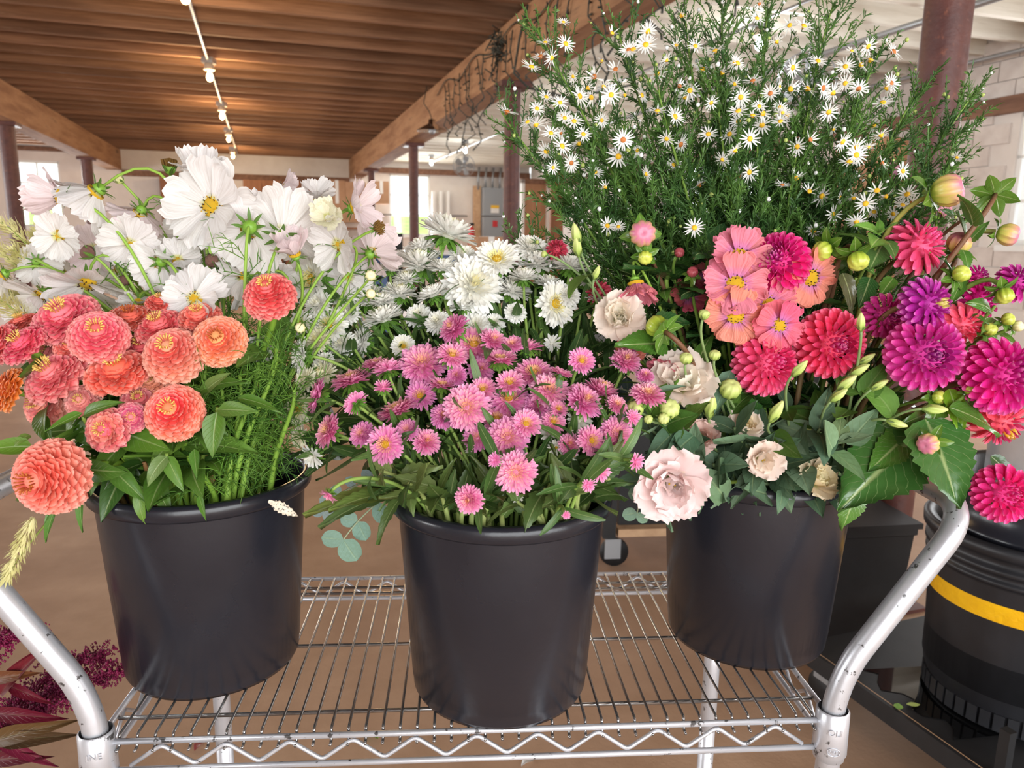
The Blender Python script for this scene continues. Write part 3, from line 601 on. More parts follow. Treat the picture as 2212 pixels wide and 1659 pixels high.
def ringmat(name, outer, midc, inner, tipc):
    m, nt, out = newmat(name); L = nt.links
    uv = nd(nt, 'ShaderNodeUVMap'); sp = nd(nt, 'ShaderNodeSeparateXYZ'); L.new(uv.outputs[0], sp.inputs[0])
    col = ramp(nt, sp.outputs[0], [(.0, outer), (.5, midc), (.95, inner)])
    col = mixc(nt, ramp(nt, sp.outputs[1], [(.55, BW(0)), (1, BW(.75))]), col, mixc(nt, sp.outputs[0], mixc(nt, .35, outer, BW(1)), tipc))
    oi = nd(nt, 'ShaderNodeObjectInfo'); col = mixc(nt, 1.0, col, oi.outputs['Color'], 'MULTIPLY')
    b = nd(nt, 'ShaderNodeBsdfPrincipled', i_Roughness=.5); L.new(col, b.inputs['Base Color']); b.inputs['Specular IOR Level'].default_value = .3
    tr = nd(nt, 'ShaderNodeBsdfTranslucent'); L.new(col, tr.inputs[0]); mx = nd(nt, 'ShaderNodeMixShader', i_Fac=.28)
    L.new(b.outputs[0], mx.inputs[1]); L.new(tr.outputs[0], mx.inputs[2]); L.new(mx.outputs[0], out.inputs[0]); M[name] = m
ringmat('wray', S(248, 247, 242), S(247, 245, 232), S(244, 236, 176), S(246, 232, 130))
ringmat('pray', S(240, 136, 190), S(242, 156, 194), S(246, 188, 158), S(252, 212, 116))
petalmat('hray', 0, .3, .5, fixed=S(250, 250, 246))
M['disc'] = pm('golden_disc', S(236, 178, 20), S(248, 206, 50), 300, .6, bump=.6, bscale=500)
M['hdisc'] = pm('daisy_disc', S(240, 176, 20), S(250, 206, 50), 400, .6)
M['hdiscb'] = pm('old_daisy_disc', S(206, 128, 50), S(180, 96, 50), 400, .6)
M['brownhead'] = pm('spent_disc', S(150, 98, 40), S(206, 156, 60), 260, .7, bump=.8, bscale=300)
M['anther'] = pm('dark_anther', S(58, 30, 20), rough=.6)
M['calyx'] = pm('calyx_green', S(104, 152, 46), S(136, 178, 66), 60, .45)

def budmat(name, c0, c1, c2, rough=.35):
    m, nt, out = newmat(name); uv = nd(nt, 'ShaderNodeUVMap'); sp = nd(nt, 'ShaderNodeSeparateXYZ'); nt.links.new(uv.outputs[0], sp.inputs[0])
    mp = nd(nt, 'ShaderNodeMapping'); mp.inputs['Scale'].default_value = (30, 2, 1); nt.links.new(uv.outputs[0], mp.inputs[0]); nz = nd(nt, 'ShaderNodeTexNoise', i_Scale=1.0, i_Detail=2.0); nt.links.new(mp.outputs[0], nz.inputs['Vector'])
    ad = nd(nt, 'ShaderNodeMath', operation='MULTIPLY_ADD'); ad.inputs[1].default_value = .45; nt.links.new(nz.outputs['Fac'], ad.inputs[0]); nt.links.new(sp.outputs[1], ad.inputs[2])
    b = nd(nt, 'ShaderNodeBsdfPrincipled', i_Roughness=rough); nt.links.new(ramp(nt, ad.outputs[0], [(.35, c0), (.62, c1), (.95, c2)]), b.inputs['Base Color']); nt.links.new(b.outputs[0], out.inputs[0]); M[name] = m
budmat('buddahlia', S(170, 186, 70), S(212, 190, 104), S(200, 116, 142))
budmat('budyellow', S(122, 156, 52), S(168, 186, 62), S(196, 204, 92), .28)
M['budred'] = pm('bud_red', S(150, 60, 70), S(176, 86, 92), 30, .35)
budmat('budcream', S(150, 178, 80), S(206, 206, 140), S(232, 222, 176), .5); budmat('budlime', S(120, 152, 70), S(166, 186, 92), S(198, 206, 128), .5)
M['wilt'] = pm('wilted_brown', S(92, 62, 56), S(122, 86, 70), 60, .7, bump=.4)
M['deadleaf'] = pm('dead_leaf', S(226, 214, 196), S(206, 190, 168), 9, .8, c3=S(60, 56, 54), s3=14, lo3=.55, hi3=.6)

# ---------------------------------------------------------------- petals and leaves
def sheet(L, Wd, nu, nv, prof, cup=0.0, bend=0.0, ruf=0.0, rk=3.0, notch=0.0, teeth=3, pleat=0.0, seed=0, ruft=0.0, cup2=None, twist=0.0, vp=1.0):
    rs = random.Random(seed); ph = rs.uniform(0, 6.28); pts, uv = [], []
    for j in range(nv):
        v = 1 - (1 - j / (nv - 1)) ** vp
        for i in range(nu):
            u = 2 * i / (nu - 1) - 1
            ve = v * (1 - notch * (v ** 3) * (.5 + .5 * math.cos(teeth * PI * (u + .02 * seed % .3))))
            cp = cup if cup2 is None else cup + (cup2 - cup) * v
            w = Wd / 2 * prof(v)
            if abs(cp) > 1e-3: x = w * math.sin(cp * u) / cp; h = w * (1 - math.cos(cp * u)) / cp
            else: x, h = w * u, 0.0
            h += ruf * L * v * v * math.sin(rk * u * PI / 2 + ph) + pleat * L * math.sin(PI * v) * math.cos(u * PI * 2.5 + .5) + ruft * L * (v ** 4) * math.sin(rk * 2.3 * u + ph * 2)
            if twist: x, h = x * math.cos(twist * v) - h * math.sin(twist * v), x * math.sin(twist * v) + h * math.cos(twist * v)
            if abs(bend) > 1e-3: y = L * math.sin(bend * ve) / bend; z = L * (1 - math.cos(bend * ve)) / bend
            else: y, z = L * ve, 0.0
            pts.append((x, y - math.sin(bend * ve) * h, z + math.cos(bend * ve) * h)); uv.append((i / (nu - 1), v))
    return pts, uv
def spat(v): return (.4 + .6 * min(1, v / .6) ** .8) * math.sqrt(max(0.1, 1 - max(0, (v - .6) / .41) ** 2))
def rayp(v): return (.5 + .5 * min(1, v / .65)) * math.sqrt(max(.12, 1 - max(0, (v - .7) / .31) ** 2))
def obov(v): return (.16 + .84 * min(1, v / .72) ** .9) * (1 - .28 * max(0, (v - .75) / .25) ** 2)
def spoon(v): return (.55 + .45 * min(1, v / .5)) * math.sqrt(max(0.08, 1 - max(0, (v - .5) / .51) ** 2))
def lanc(v): return max(.03, math.sin(PI * min(1, v * .93 + .04)) ** .9 * (1.15 - .45 * v))
def ovat(v): return max(.02, (math.sin(PI * v ** .62)) ** .85 * (1 - .15 * v) + .03 * (1 - v))
def narrow(v): return max(.06, math.sin(PI * (v * .88 + .1)) ** .6)
def rnd(v): return max(.05, math.sqrt(max(0, 1 - (2 * v - 1.0) ** 2)))
def wide(v): return (.3 + .7 * min(1, v / .55) ** .8) * math.sqrt(max(.1, 1 - .6 * max(0, (v - .7) / .3) ** 2))
def serrate(f, n, d): return lambda v: f(v) * (1 - d * ((v * n) % 1.0))
def lobed(f, n, d): return lambda v: f(v) * (1 - d * (.5 + .5 * math.cos(2 * PI * v * n)))
def shm(name, mat_, *a, **k):
    nu, nv = a[2], a[3]; p_, uv = sheet(*a, **k); return MB().grid(p_, nu, nv, 0, uv).mesh(name, mat_)
ZP = [shm('petal', 'zpetal', 1, 1, 5, 6, spat, .45, -.25, .04, 2, .05, 2, seed=i, vp=1.6) for i in range(3)]
ZP += [shm('petal', 'zpetal', 1, 1, 5, 6, spat, .7, -.45, .05, 2, .07, 2, seed=i + 5, vp=1.6) for i in range(2)]
CP = [shm('petal', 'cpetal', 1, .72, 9, 7, obov, (.35, .55, .25, .5)[i], (.3, -.35, .05, .55)[i], .035, 3, .1, (3, 4, 3, 3)[i], .018, seed=i, ruft=.02) for i in range(4)]
SP = [shm('petal', 'spetal', 1, .86, 11, 7, obov, (.4, .6, .25)[i], (.3, -.3, -.05)[i], .05, 4, .2, 5, .03, seed=i + 3, ruft=.04) for i in range(3)]
DP = [shm('petal', 'dpetal', 1, 1.0, 7, 6, spoon, 2.2, .35, 0, seed=1, cup2=1.5, vp=1.7), shm('petal', 'dpetal', 1, .85, 7, 6, spoon, 1.7, .8, 0, seed=2, cup2=1.0, vp=1.7), shm('petal', 'dpetal', 1, .8, 7, 6, spoon, 1.2, .25, .02, seed=3, cup2=.8, vp=1.5)]
LP = [shm('petal', 'lpetal', 1, 1.2, 11, 7, wide, (.7, .9, .6)[i], (.7, .3, -.2)[i], .05, 4, .06, 5, 0, seed=i + 8, ruft=(.05, .07, .08)[i]) for i in range(3)]
def leafset(mat_, n, Wd, prof, fold, bends, nu=5, nv=9, ruf=.03, **k):
    return [shm('leaf', mat_, 1, Wd, nu, nv, prof, fold, bends[i % len(bends)], ruf, 2, seed=i + 20, twist=(.0, .35, -.3)[i % 3], **k) for i in range(n)]
LZ = leafset('leaf', 3, .46, ovat, .5, (-.5, -1.0, -.15))
LZG = leafset('leaf_gloss', 3, .42, ovat, .45, (-.5, -.9, -.2))
LA = leafset('leaf', 3, .2, narrow, .5, (-.4, .3, -.9), nu=3, nv=7)
LB = leafset('leaf', 4, .36, lobed(ovat, 6.5, .2), .4, (-.5, -1.0, .2, -.3), nu=5, nv=14, ruf=.05)
LL = leafset('leaf_grey', 4, .58, ovat, .5, (-.3, -1.1, .3, -.7))
LD = leafset('leaf_gloss', 3, .62, serrate(ovat, 9, .2), .3, (-.35, -.7, -.1), nu=7, nv=28, ruf=.05)
LK = leafset('leaf_dark', 3, .46, ovat, .5, (-.5, -1.0, -.15))
LE = leafset('leaf_grey', 3, .9, rnd, .2, (-.2, .15, -.4), nu=6, nv=8)
GR = lambda: random.choice([S(84, 128, 48), S(100, 146, 56), S(74, 116, 44), S(112, 152, 66)])
def jit(c, a=.06):
    k = 1 + random.uniform(-a, a); return (min(1, c[0] * k * (1 + random.uniform(-a, a) / 2)), min(1, c[1] * k), min(1, c[2] * k * (1 + random.uniform(-a, a) / 2)), 1)
def lerp(a, b, t): return tuple(a[i] + (b[i] - a[i]) * t for i in range(3)) + (1,)
def RX(a): return Matrix.Rotation(a, 4, 'X')
def RZ(a): return Matrix.Rotation(a, 4, 'Z')
def SCL(x, y, z): return Matrix.Diagonal((x, y, z, 1))
def fvec(f): v = Vector((f[0], -f[2], f[1])); return v.normalized()
def frame(p, f, roll=None):
    f = Vector(f); q = f.to_track_quat('Z', 'Y').to_matrix().to_4x4()
    return T(p) @ q @ RZ(random.uniform(0, 6.28) if roll is None else roll)
def leafmw(p, out, up, L, wscale=1.0):
    y = Vector(out).normalized(); z = Vector(up); x = y.cross(z)
    if x.length < 1e-4: x = y.cross(Vector((1, .2, .1)))
    x.normalize(); z = x.cross(y)
    return Matrix(((x.x * L * wscale, y.x * L, z.x * L, p[0]), (x.y * L * wscale, y.y * L, z.y * L, p[1]), (x.z * L * wscale, y.z * L, z.z * L, p[2]), (0, 0, 0, 1)))
# shared small parts (unit sized)
CONE = MB().lathe([(.0, -.3), (.12, -.3), (.3, -.16), (.36, 0), (.3, .05), (0, .06)], 12).mesh('calyx', 'calyx')
DISC = MB().lathe([(.17, -.02), (.175, .02), (.15, .055), (.09, .078), (0, .085)], 16).mesh('disc', 'disc')
m = MB()
for k in range(26):
    a = k * 2.399; r = .175 * math.sqrt((k + 8) / 34); h = .085 - r * r * 1.6; m.tube([(r * math.cos(a), r * math.sin(a), h), (r * 1.1 * math.cos(a), r * 1.1 * math.sin(a), h + .035)], [.0085, .012], 4, 1 if k % 3 else 0)
ANTH = m.mesh('anthers', ['disc', 'anther'])
m = MB()
for k in range(46):
    a = k * 2.399; r = .2 * math.sqrt(k / 46); m.tube([(r * math.cos(a), r * math.sin(a), .0), (r * 1.15 * math.cos(a), r * 1.15 * math.sin(a), .22 - r * .3)], [.02, .024], 4)
SPENT = m.mesh('spent_florets', 'brownhead')
m = MB()
for k in range(22):
    a = 2 * PI * k / 22 + .1 * (k % 3); r = .13 + .03 * (k % 2); m.tube([(r * math.cos(a), r * math.sin(a), 0), (r * 1.15 * math.cos(a), r * 1.15 * math.sin(a), .1), (r * 1.6 * math.cos(a), r * 1.6 * math.sin(a), .13)], [.012, .014, .02], 4)
ZFLO = m.mesh('florets', pm('zinnia_floret', S(236, 206, 116), S(226, 176, 80), 90, .6))
ZFLO2 = m.mesh('florets', pm('zinnia_floret_orange', S(206, 112, 40), S(150, 70, 30), 90, .6))
SEPAL = shm('sepal', 'leaf', 1, .26, 3, 5, lanc, .4, .5, seed=2)
DSEP = shm('sepal', 'leaf_gloss', 1, .62, 5, 6, ovat, .5, -.9, seed=4)
def colmesh(n1, n2, seed):
    m = MB(); rs = random.Random(seed)
    for ring, n in ((0, n1), (1, n2)):
        for k in range(n):
            a = 2 * PI * (k + .5 * ring) / n + rs.uniform(-.1, .1); Lr = (.8, .55)[ring] * rs.uniform(.8, 1.15); tl = (-.25, -.75)[ring] + rs.uniform(-.2, .2)
            p_, uv = sheet(Lr, .26, 3, 5, narrow, .5, -.35, seed=k); mm = RZ(a) @ T(0, .16, -.12 - .07 * ring) @ RX(tl)
            m.grid([mm @ Vector(q) for q in p_], 3, 5, 0, uv)
    m.lathe([(0, -.34), (.09, -.32), (.22, -.16), (.3, -.04), (0, 0)], 10)
    return m.mesh('bract_collar', 'bract')
COLL = [colmesh(14, 11, s) for s in range(3)]
def raymesh(rings, seed, mat_, nm='rays'):
    """rings: (count, radius of foot, height, length, width, tilt, ring colour)"""
    m = MB(); rs = random.Random(seed)
    for n, r0, z0, Lr, Wr, tl, rc in rings:
        for k in range(n):
            a = 2 * PI * (k + rs.uniform(-.3, .3)) / n; p_, uv = sheet(Lr * rs.uniform(.86, 1.1), Wr * rs.uniform(.85, 1.15), 3, 5, rayp, .9, rs.uniform(-.2, .55), seed=k, vp=1.5)
            mm = RZ(a) @ T(0, r0, z0) @ RX(tl + rs.uniform(-.13, .13)) @ Matrix.Rotation(rs.uniform(-.3, .3), 4, 'Y')
            m.grid([mm @ Vector(q) for q in p_], 3, 5, 0, [(rc, q[1]) for q in uv])
    return m.mesh(nm, mat_)
FULL = lambda q: [(34, .25, 0, .74, .2, -.05 + q, 0), (34, .25, .04, .7, .19, .1 + q, .05), (32, .24, .08, .63, .18, .26 + q, .15), (28, .22, .12, .52, .16, .42 + q, .3), (24, .2, .15, .38, .115, .62, .5), (22, .17, .18, .28, .09, .8, .7), (18, .12, .2, .2, .07, 1.0, .9), (12, .06, .21, .16, .055, 1.3, 1)]
DOME = lambda q, k: [(32, .25, 0, .74, .2, -.02 + q, 0), (32, .24, .05, .72, .19, .22 + q, .03 * k), (30, .22, .1, .66, .18, .46 + q, .08 * k), (26, .2, .13, .58, .16, .7 + q, .15 * k), (22, .16, .16, .5, .13, .94, .28 * k), (18, .12, .18, .44, .1, 1.14, .5 * k), (12, .07, .2, .4, .08, 1.35, .8 * k)]
OPEN_ = lambda q: [(34, .28, 0, .72, .2, .0 + q, 0), (34, .28, .03, .66, .19, .16 + q, .08), (24, .27, .06, .5, .16, .32 + q, .25), (26, .26, .08, .22, .085, .7, .75), (24, .2, .1, .18, .07, .95, 1), (18, .13, .11, .15, .06, 1.2, 1), (10, .06, .12, .13, .05, 1.4, 1)]
HALF = [(15, .14, 0, .86, .24, .15, 0), (13, .12, .03, .75, .22, .45, .1), (9, .08, .05, .55, .18, .9, .3)]
WR = [raymesh(DOME(.04, .9), 1, 'wray'), raymesh(DOME(-.06, .6), 2, 'wray'), raymesh(OPEN_(.1), 3, 'wray'), raymesh(HALF, 4, 'wray')]
PR = [raymesh(FULL(.0), 5, 'pray'), raymesh(DOME(.0, 1.2), 6, 'pray'), raymesh(OPEN_(-.05), 7, 'pray'), raymesh(OPEN_(.15), 8, 'pray'), raymesh(HALF, 9, 'pray')]
CORE = MB().lathe([(0, -.12), (.2, -.1), (.3, -.02), (.22, .06), (.12, .1), (0, .11)], 12)
WCORE = CORE.mesh('flower_core', 'wray'); 
ADISC = MB().lathe([(.2, .06), (.19, .13), (.12, .18), (0, .2)], 12).mesh('disc', 'disc')
STEMC = [S(120, 158, 62), S(140, 172, 74), S(104, 142, 56)]
CNT = {}

# ---------------------------------------------------------------- one stem of anything
class Stem:
    """head position p, facing f (world); mouth point where it leaves the bucket; base inside the bucket"""
    def __init__(s, name, label, cat, group, p, f, bk, mouth=None, r=.0028, neck=.35, color=None, r_top=None, free=None):
        p = np.asarray(p, float); s.p = p; s.f = np.asarray(f, float)
        if free is not None: b, mth = np.asarray(free[0], float), np.asarray(free[1], float)
        else:
            c = np.array(BK[bk])
            if mouth is None:
                d = (p[:2] - c) * .45; q = np.linalg.norm(d)
                if q > RT * .78: d *= RT * .78 / q
                mth = np.array([*(c + d + rng.normal(0, .014, 2)), RIMZ - .01])
            else: mth = np.array([c[0] + mouth[0] * RT * .8, c[1] + mouth[1] * RT * .8, RIMZ - .01]) + np.array([*rng.normal(0, .012, 2), 0])
            d = mth[:2] - c; q = np.linalg.norm(d)
            if q > RT * .84: mth[:2] = c + d * (RT * .84 / q)
            b = np.array([*(c + (mth[:2] - c) * .3), SH + .03])
        s.base = b; s.mth = mth
        dist = np.linalg.norm(p - mth)
        up = (p - mth) / (dist + 1e-9); up = up * .5 + np.array([0, 0, .6])
        top = bez(mth, mth + up * dist * .45, p - s.f * dist * neck, p, 18)
        s.path = np.vstack([[b], [b * .4 + mth * .6], top]); s.top = top
        s.root = empty(name, label, cat, group, T(b)); s.inv = T(-b[0], -b[1], -b[2])
        rt = r if r_top is None else r_top
        rad = np.linspace(r * 1.15, rt, len(s.path))
        s.add('stem', MB().tube(s.path - b, rad, 6).mesh('stem', 'stemg'), None, color or jit(random.choice(STEMC)), raw=True)
    def add(s, name, me, mw=None, color=None, parent=None, kind=None, raw=False):
        if parent is not None: return ob(name, me, parent, mw, color, kind)
        return ob(name, me, s.root, (None if raw else s.inv @ mw), color, kind)
    def at(s, t):
        x = t * (len(s.top) - 1); i = min(int(x), len(s.top) - 2); return s.top[i] + (s.top[i + 1] - s.top[i]) * (x - i)
    def tan(s, t):
        i = min(int(t * (len(s.top) - 1)), len(s.top) - 2); d = s.top[i + 1] - s.top[i]; return d / np.linalg.norm(d)
    def leaves(s, set_, ts, L, elev=.6, wsc=1.0, cols=None, az=None, pair=False):
        a = random.uniform(0, 6.28) if az is None else az
        for t in ts:
            t = min(.98, max(0.0, t)); p_ = s.at(t); tg = Vector(s.tan(t)); e1 = tg.orthogonal().normalized(); e2 = tg.cross(e1)
            for k in range(2 if pair else 1):
                aa = a + k * PI + random.uniform(-.3, .3); out = e1 * math.cos(aa) + e2 * math.sin(aa); d = out * math.cos(elev) + tg * math.sin(elev) + Vector((0, 0, random.uniform(-.15, .2)))
                s.add('leaf', random.choice(set_), leafmw(p_, d, tg - out * .2, L * random.uniform(.75, 1.2), wsc * random.uniform(.85, 1.15)), jit(random.choice(cols) if cols else GR(), .1))
            a += 2.1 if not pair else 1.57

def zinnia(p, dia, f, ci, co, label, tall=.45, nr=7, bk=0, flo=0, mouth=None, leaves=2, mess=0.0):
    R = dia / 2; f = fvec(f); mw = frame(p, f); s = Stem('zinnia', label, 'zinnia', 'zinnias in the first bucket', np.array(p) - np.array(f) * R * .25, f, bk, mouth, .0034, .25, jit(S(128, 166, 58)), .0042)
    hd = s.add('flower_head', MB().lathe([(.0, -.3 * R), (.16 * R, -.3 * R), (.4 * R, -.14 * R), (.5 * R, 0), (.34 * R, tall * .6 * R), (.12 * R, tall * .92 * R), (0, tall * .92 * R)], 12).mesh('flower_head', 'zcore'), mw, co)
    nr += 1
    for i in range(nr):
        q = i / (nr - 1); ph_ = -.22 + 1.5 * q ** .9; rt = R * math.cos(max(0, ph_)) ** .85 * (1 - .03 * (i == 0)); zt = R * (tall * 1.08 * math.sin(ph_) - .06); tl = -.16 + .98 * q; Lp = R * (.62 - .3 * q)
        n = max(6, int(round(2 * PI * max(rt, .2 * R) / (R * (.36 - .1 * q)))))
        c_ = lerp(co, ci, q ** 1.2); wd_ = 2 * PI * max(rt, .18 * R) / n * 1.45
        for k in range(n):
            a = 2 * PI * (k + .5 * (i % 2)) / n + random.uniform(-.1, .1); l = Lp * random.uniform(.92, 1.08); w = wd_ * random.uniform(.88, 1.12); t2 = tl + random.uniform(-.1, .1) + mess * random.uniform(-.5, .5)
            s.add('petal', ZP[random.randrange(5)], RZ(a) @ T(0, rt - l * math.cos(t2), zt - l * math.sin(t2)) @ RX(t2) @ Matrix.Rotation(random.uniform(-.14, .14) * (1 + 3 * mess), 4, 'Y') @ SCL(w, l, l), jit(c_, .13), hd)
    s.add('florets', ZFLO2 if flo else ZFLO, T(0, 0, tall * .9 * R) @ SCL(R * 1.15, R * 1.15, R * 1.5), None, hd, 'stuff')
    if leaves: s.leaves(LZ, [random.uniform(.25, .8) for _ in range(leaves)], .075, .35, 1.0, [S(96, 142, 46), S(78, 124, 42), S(112, 154, 58)], pair=True)
    return s
def cosmos(p, dia, f, label, col, cup=.25, n=8, kind='w', bk=0, mouth=None, nod=.3, disc=True, skip=(), asp=None, droop=0.0, roll=None, pmw=1.0, feather=0):
    R = dia / 2; f = fvec(f); mw = frame(p, f, roll)
    g = ('white cosmos in the first bucket', 'cosmos_flower') if kind == 'w' else ('salmon cosmos in the third bucket', 'cosmos_flower')
    s = Stem(g[1], label, 'cosmos', g[0], np.array(p) - np.array(f) * R * .1, f, bk, mouth, .0022, nod, jit(S(140, 176, 70)), .0017)
    S_ = CP if kind == 'w' else SP
    hd = s.add('calyx', CONE, mw @ T(0, 0, -R * .04) @ SCL(R * .5, R * .5, R * .55), None)
    hi = hd.matrix_basis.inverted(); base = s.inv @ mw
    for k in range(n):
        if k in skip: continue
        a = 2 * PI * k / n + random.uniform(-.08, .08); l = R * .96 * random.uniform(.92, 1.06); w = l * (1.18 if kind == 'w' else 1.1) * pmw * random.uniform(.92, 1.12)
        c_ = jit(col, .025); 
        if kind != 'w': c_ = lerp(c_, S(238, 140, 118), random.uniform(0, .5))
        ob('petal', random.choice(S_), hd, hi @ base @ RZ(a) @ T(0, R * .07, .006 * (k % 2)) @ RX(cup + random.uniform(-.1, .1) - droop) @ Matrix.Rotation(.12, 4, 'Y') @ SCL(w, l, l), c_)
    for k in range(8):
        ob('sepal', SEPAL, hd, hi @ base @ RZ(2 * PI * k / 8 + .2) @ T(0, R * .1, -R * .05) @ RX(-.55 + random.uniform(-.35, .2)) @ SCL(R * .36, R * .36, R * .36), jit(S(92, 138, 48)))
    if disc:
        ds = s.add('disc', DISC, mw @ T(0, 0, R * (.05 if kind == 'w' else .1)) @ SCL(*[R * (1.3 if kind == 'w' else 1.75)] * 3), None); ob('anthers', ANTH, ds, None, None, 'stuff')
    if feather: plume_leaves(s, feather)
    return s
def plume_leaves(s, n, lo=.0, hi=.75, L=.05, mat_='feather'):
    m = MB(); rs = random
    for _ in range(n):
        p_ = s.at(rs.uniform(lo, hi)) - s.base; d = Vector((rs.gauss(0, 1), rs.gauss(0, 1), rs.gauss(.4, .7))).normalized(); l = L * rs.uniform(.6, 1.4)
        e = np.array(p_) + np.array(d) * l; mid = (p_ + e) / 2 + np.array([rs.gauss(0, .006), rs.gauss(0, .006), .006]); pts = bez(p_, mid, mid, e, 5); m.tube(pts, [.0007, .0007, .0006, .0005, .0003], 3, cap=False)
        for j in (1, 2, 3):
            for sg in (-1, 1):
                q = pts[j]; dd = np.array(d.cross(Vector((rs.gauss(0, 1), rs.gauss(0, 1), rs.gauss(0, 1)))).normalized()) * sg + np.array(d) * .7; ee = q + dd * l * rs.uniform(.2, .4); m.tube([q, (q + ee) / 2 + np.array([0, 0, .002]), ee], [.0006, .0005, .0002], 3, cap=False)
    s.add('feathery_foliage', m.mesh('feathery_foliage', mat_), None, None, None, 'stuff', raw=True)
def aster(p, dia, f, label, kind, var, bk=1, mouth=None, leaves=3, tint=(1, 1, 1, 1), group=None, nod=.22, disc=None):
    R = dia / 2; f = fvec(f); mw = frame(p, f)
    s = Stem('china_aster', label, 'aster', group, np.array(p) - np.array(f) * R * .3, f, bk, mouth, .0022, nod, jit(S(136, 164, 80)), .0019)
    me = (WR if kind == 'w' else PR)[var]
    core = s.add('flower_core', ACORE[0 if kind == 'w' else 1], mw @ SCL(R, R, R), tint)
    ob('rays', me, core, None, tint, 'stuff')
    if disc or (disc is None and var in (2, 3) and not (kind == 'w' and var == 3)): ob('disc', ADISC, core, None)
    s.add('bract_collar', random.choice(COLL), mw @ SCL(R * .85, R * .85, R * .8), None, None, 'stuff')
    if leaves: s.leaves(LA, [random.uniform(.15, .93) for _ in range(leaves)], .05, .75, 1.0, [S(78, 116, 52), S(92, 130, 62), S(66, 104, 48)])
    return s
ACORE = [CORE.mesh('flower_core', 'wray'), CORE.mesh('flower_core', pm('pink_core', S(222, 130, 170), rough=.6))]
def dahlia(p, dia, f, ci, co, label, n=105, bk=2, mouth=None, style=0, span=2.05, leaves=0, ccol=None, free=None):
    R = dia / 2; f = fvec(f); mw = frame(p, f)
    s = Stem('dahlia', label, 'dahlia', 'dahlias in the third bucket', np.array(p) - np.array(f) * R * .6, f, bk, mouth, .0036, .25, jit(S(120, 96, 62)), .0032, free=free)
    hd = s.add('flower_head', MB().lathe([(0, -.6 * R), (.12 * R, -.6 * R), (.36 * R, -.35 * R), (.46 * R, 0), (.4 * R, .28 * R), (.2 * R, .46 * R), (0, .5 * R)], 12).mesh('flower_head', pm('dahlia_core', co, rough=.6)), mw)
    for k in range(n):
        q = (k + .5) / n; th = span * q ** .7; a = k * 2.39996 + random.uniform(-.04, .04)
        k_ = min(1, q * 1.8)
        if style == 0: L_ = R * (.26 + .22 * k_); w = R * (.15 + .3 * k_); lean = -.3 + .75 * k_
        else: L_ = R * (.26 + .32 * k_); w = R * (.14 + .3 * k_); lean = -.25 + .9 * k_
        rr = R * (.86 + .14 * k_) - L_ * math.cos(lean)
        mm = RZ(a) @ RX(-th) @ T(0, 0, rr) @ RX(PI / 2 - lean) @ SCL(w, L_, L_)
        c_ = lerp(ci, co, min(1, q * 1.9) ** .8)
        if ccol and q < .13: c_ = ccol
        s.add('petal', DP[0 if style == 0 and q > .22 else (1 if style == 0 or q < .3 else 2)], mm, jit(c_, .12), hd)
    for k in range(5): s.add('sepal', DSEP, RZ(2 * PI * k / 5) @ T(0, R * .1, -R * .55) @ RX(-.2) @ SCL(R * .6, R * .6, R * .6), jit(S(104, 150, 52)), hd)
    if leaves: s.leaves(LD, [random.uniform(.3, .8) for _ in range(leaves)], .075, .4)
    return s
def lisianthus(p, dia, f, ca, cb, label, rings=((6, .5, 1.0), (5, .8, .9), (5, 1.12, .72), (3, 1.35, .55)), bk=2, mouth=None, leaves=2, eye=True):
    R = dia / 2; f = fvec(f); mw = frame(p, f)
    s = Stem('lisianthus', label, 'lisianthus', 'lisianthus in the third bucket', np.array(p) - np.array(f) * R * .55, f, bk, mouth, .0022, .3, jit(S(124, 148, 96)), .002)
    hd = s.add('calyx', CONE, mw @ T(0, 0, -R * .5) @ SCL(R * .5, R * .5, R * .6), None); hi = hd.matrix_basis.inverted(); base = s.inv @ mw
    for i, (n, tl, sc) in enumerate(rings):
        for k in range(n):
            a = 2 * PI * (k + .5 * (i % 2)) / n + random.uniform(-.15, .15); l = R * 1.12 * sc * random.uniform(.92, 1.08)
            ob('petal', LP[random.randrange(3) if i else 2], hd, hi @ base @ RZ(a) @ T(0, R * .08, -R * .45) @ RX(tl + random.uniform(-.1, .1)) @ SCL(l, l, l), jit(lerp(ca, cb, i / 3), .02))
    if eye:
        m = MB()
        for k in range(5): a = k * 1.257; m.tube([(0, 0, 0), (.09 * math.cos(a), .09 * math.sin(a), .22)], [.02, .03], 5)
        ob('stamens', m.mesh('stamens', 'disc'), hd, hi @ base @ T(0, 0, -R * .25) @ SCL(R, R, R), None, 'stuff')
    if leaves: s.leaves(LL, [random.uniform(.1, .7) for _ in range(leaves)], .055, .6, 1.0, [S(98, 132, 100), S(112, 146, 112), S(86, 118, 84)], pair=True)
    return s
def budshape(prof, n, lobes, amp, tw):
    m = MB(); L_ = len(prof); pts, uv = [], []
    for j, (r, z) in enumerate(prof):
        for k in range(n + 1):
            a = 2 * PI * k / n + tw * j / L_; rr = r * (1 - amp * abs(math.sin(lobes * a / 2 - tw * j / L_ * lobes / 2)) ** 3 * math.sin(PI * min(1, j / (L_ - 1) + .1))); pts.append((rr * math.cos(a), rr * math.sin(a), z)); uv.append((k / n, j / (L_ - 1)))
    return m.grid(pts, n + 1, L_, 0, uv)
BUDC = budshape([(.001, -.44), (.2, -.42), (.38, -.28), (.49, -.06), (.5, .14), (.42, .32), (.26, .42), (.12, .43), (.001, .38)], 36, 9, .14, .5)
BUDL = budshape([(.001, -.9), (.14, -.88), (.3, -.6), (.42, -.15), (.38, .3), (.24, .7), (.08, 1.0), (.001, 1.02)], 24, 5, .22, 1.6)
BUDM = {}
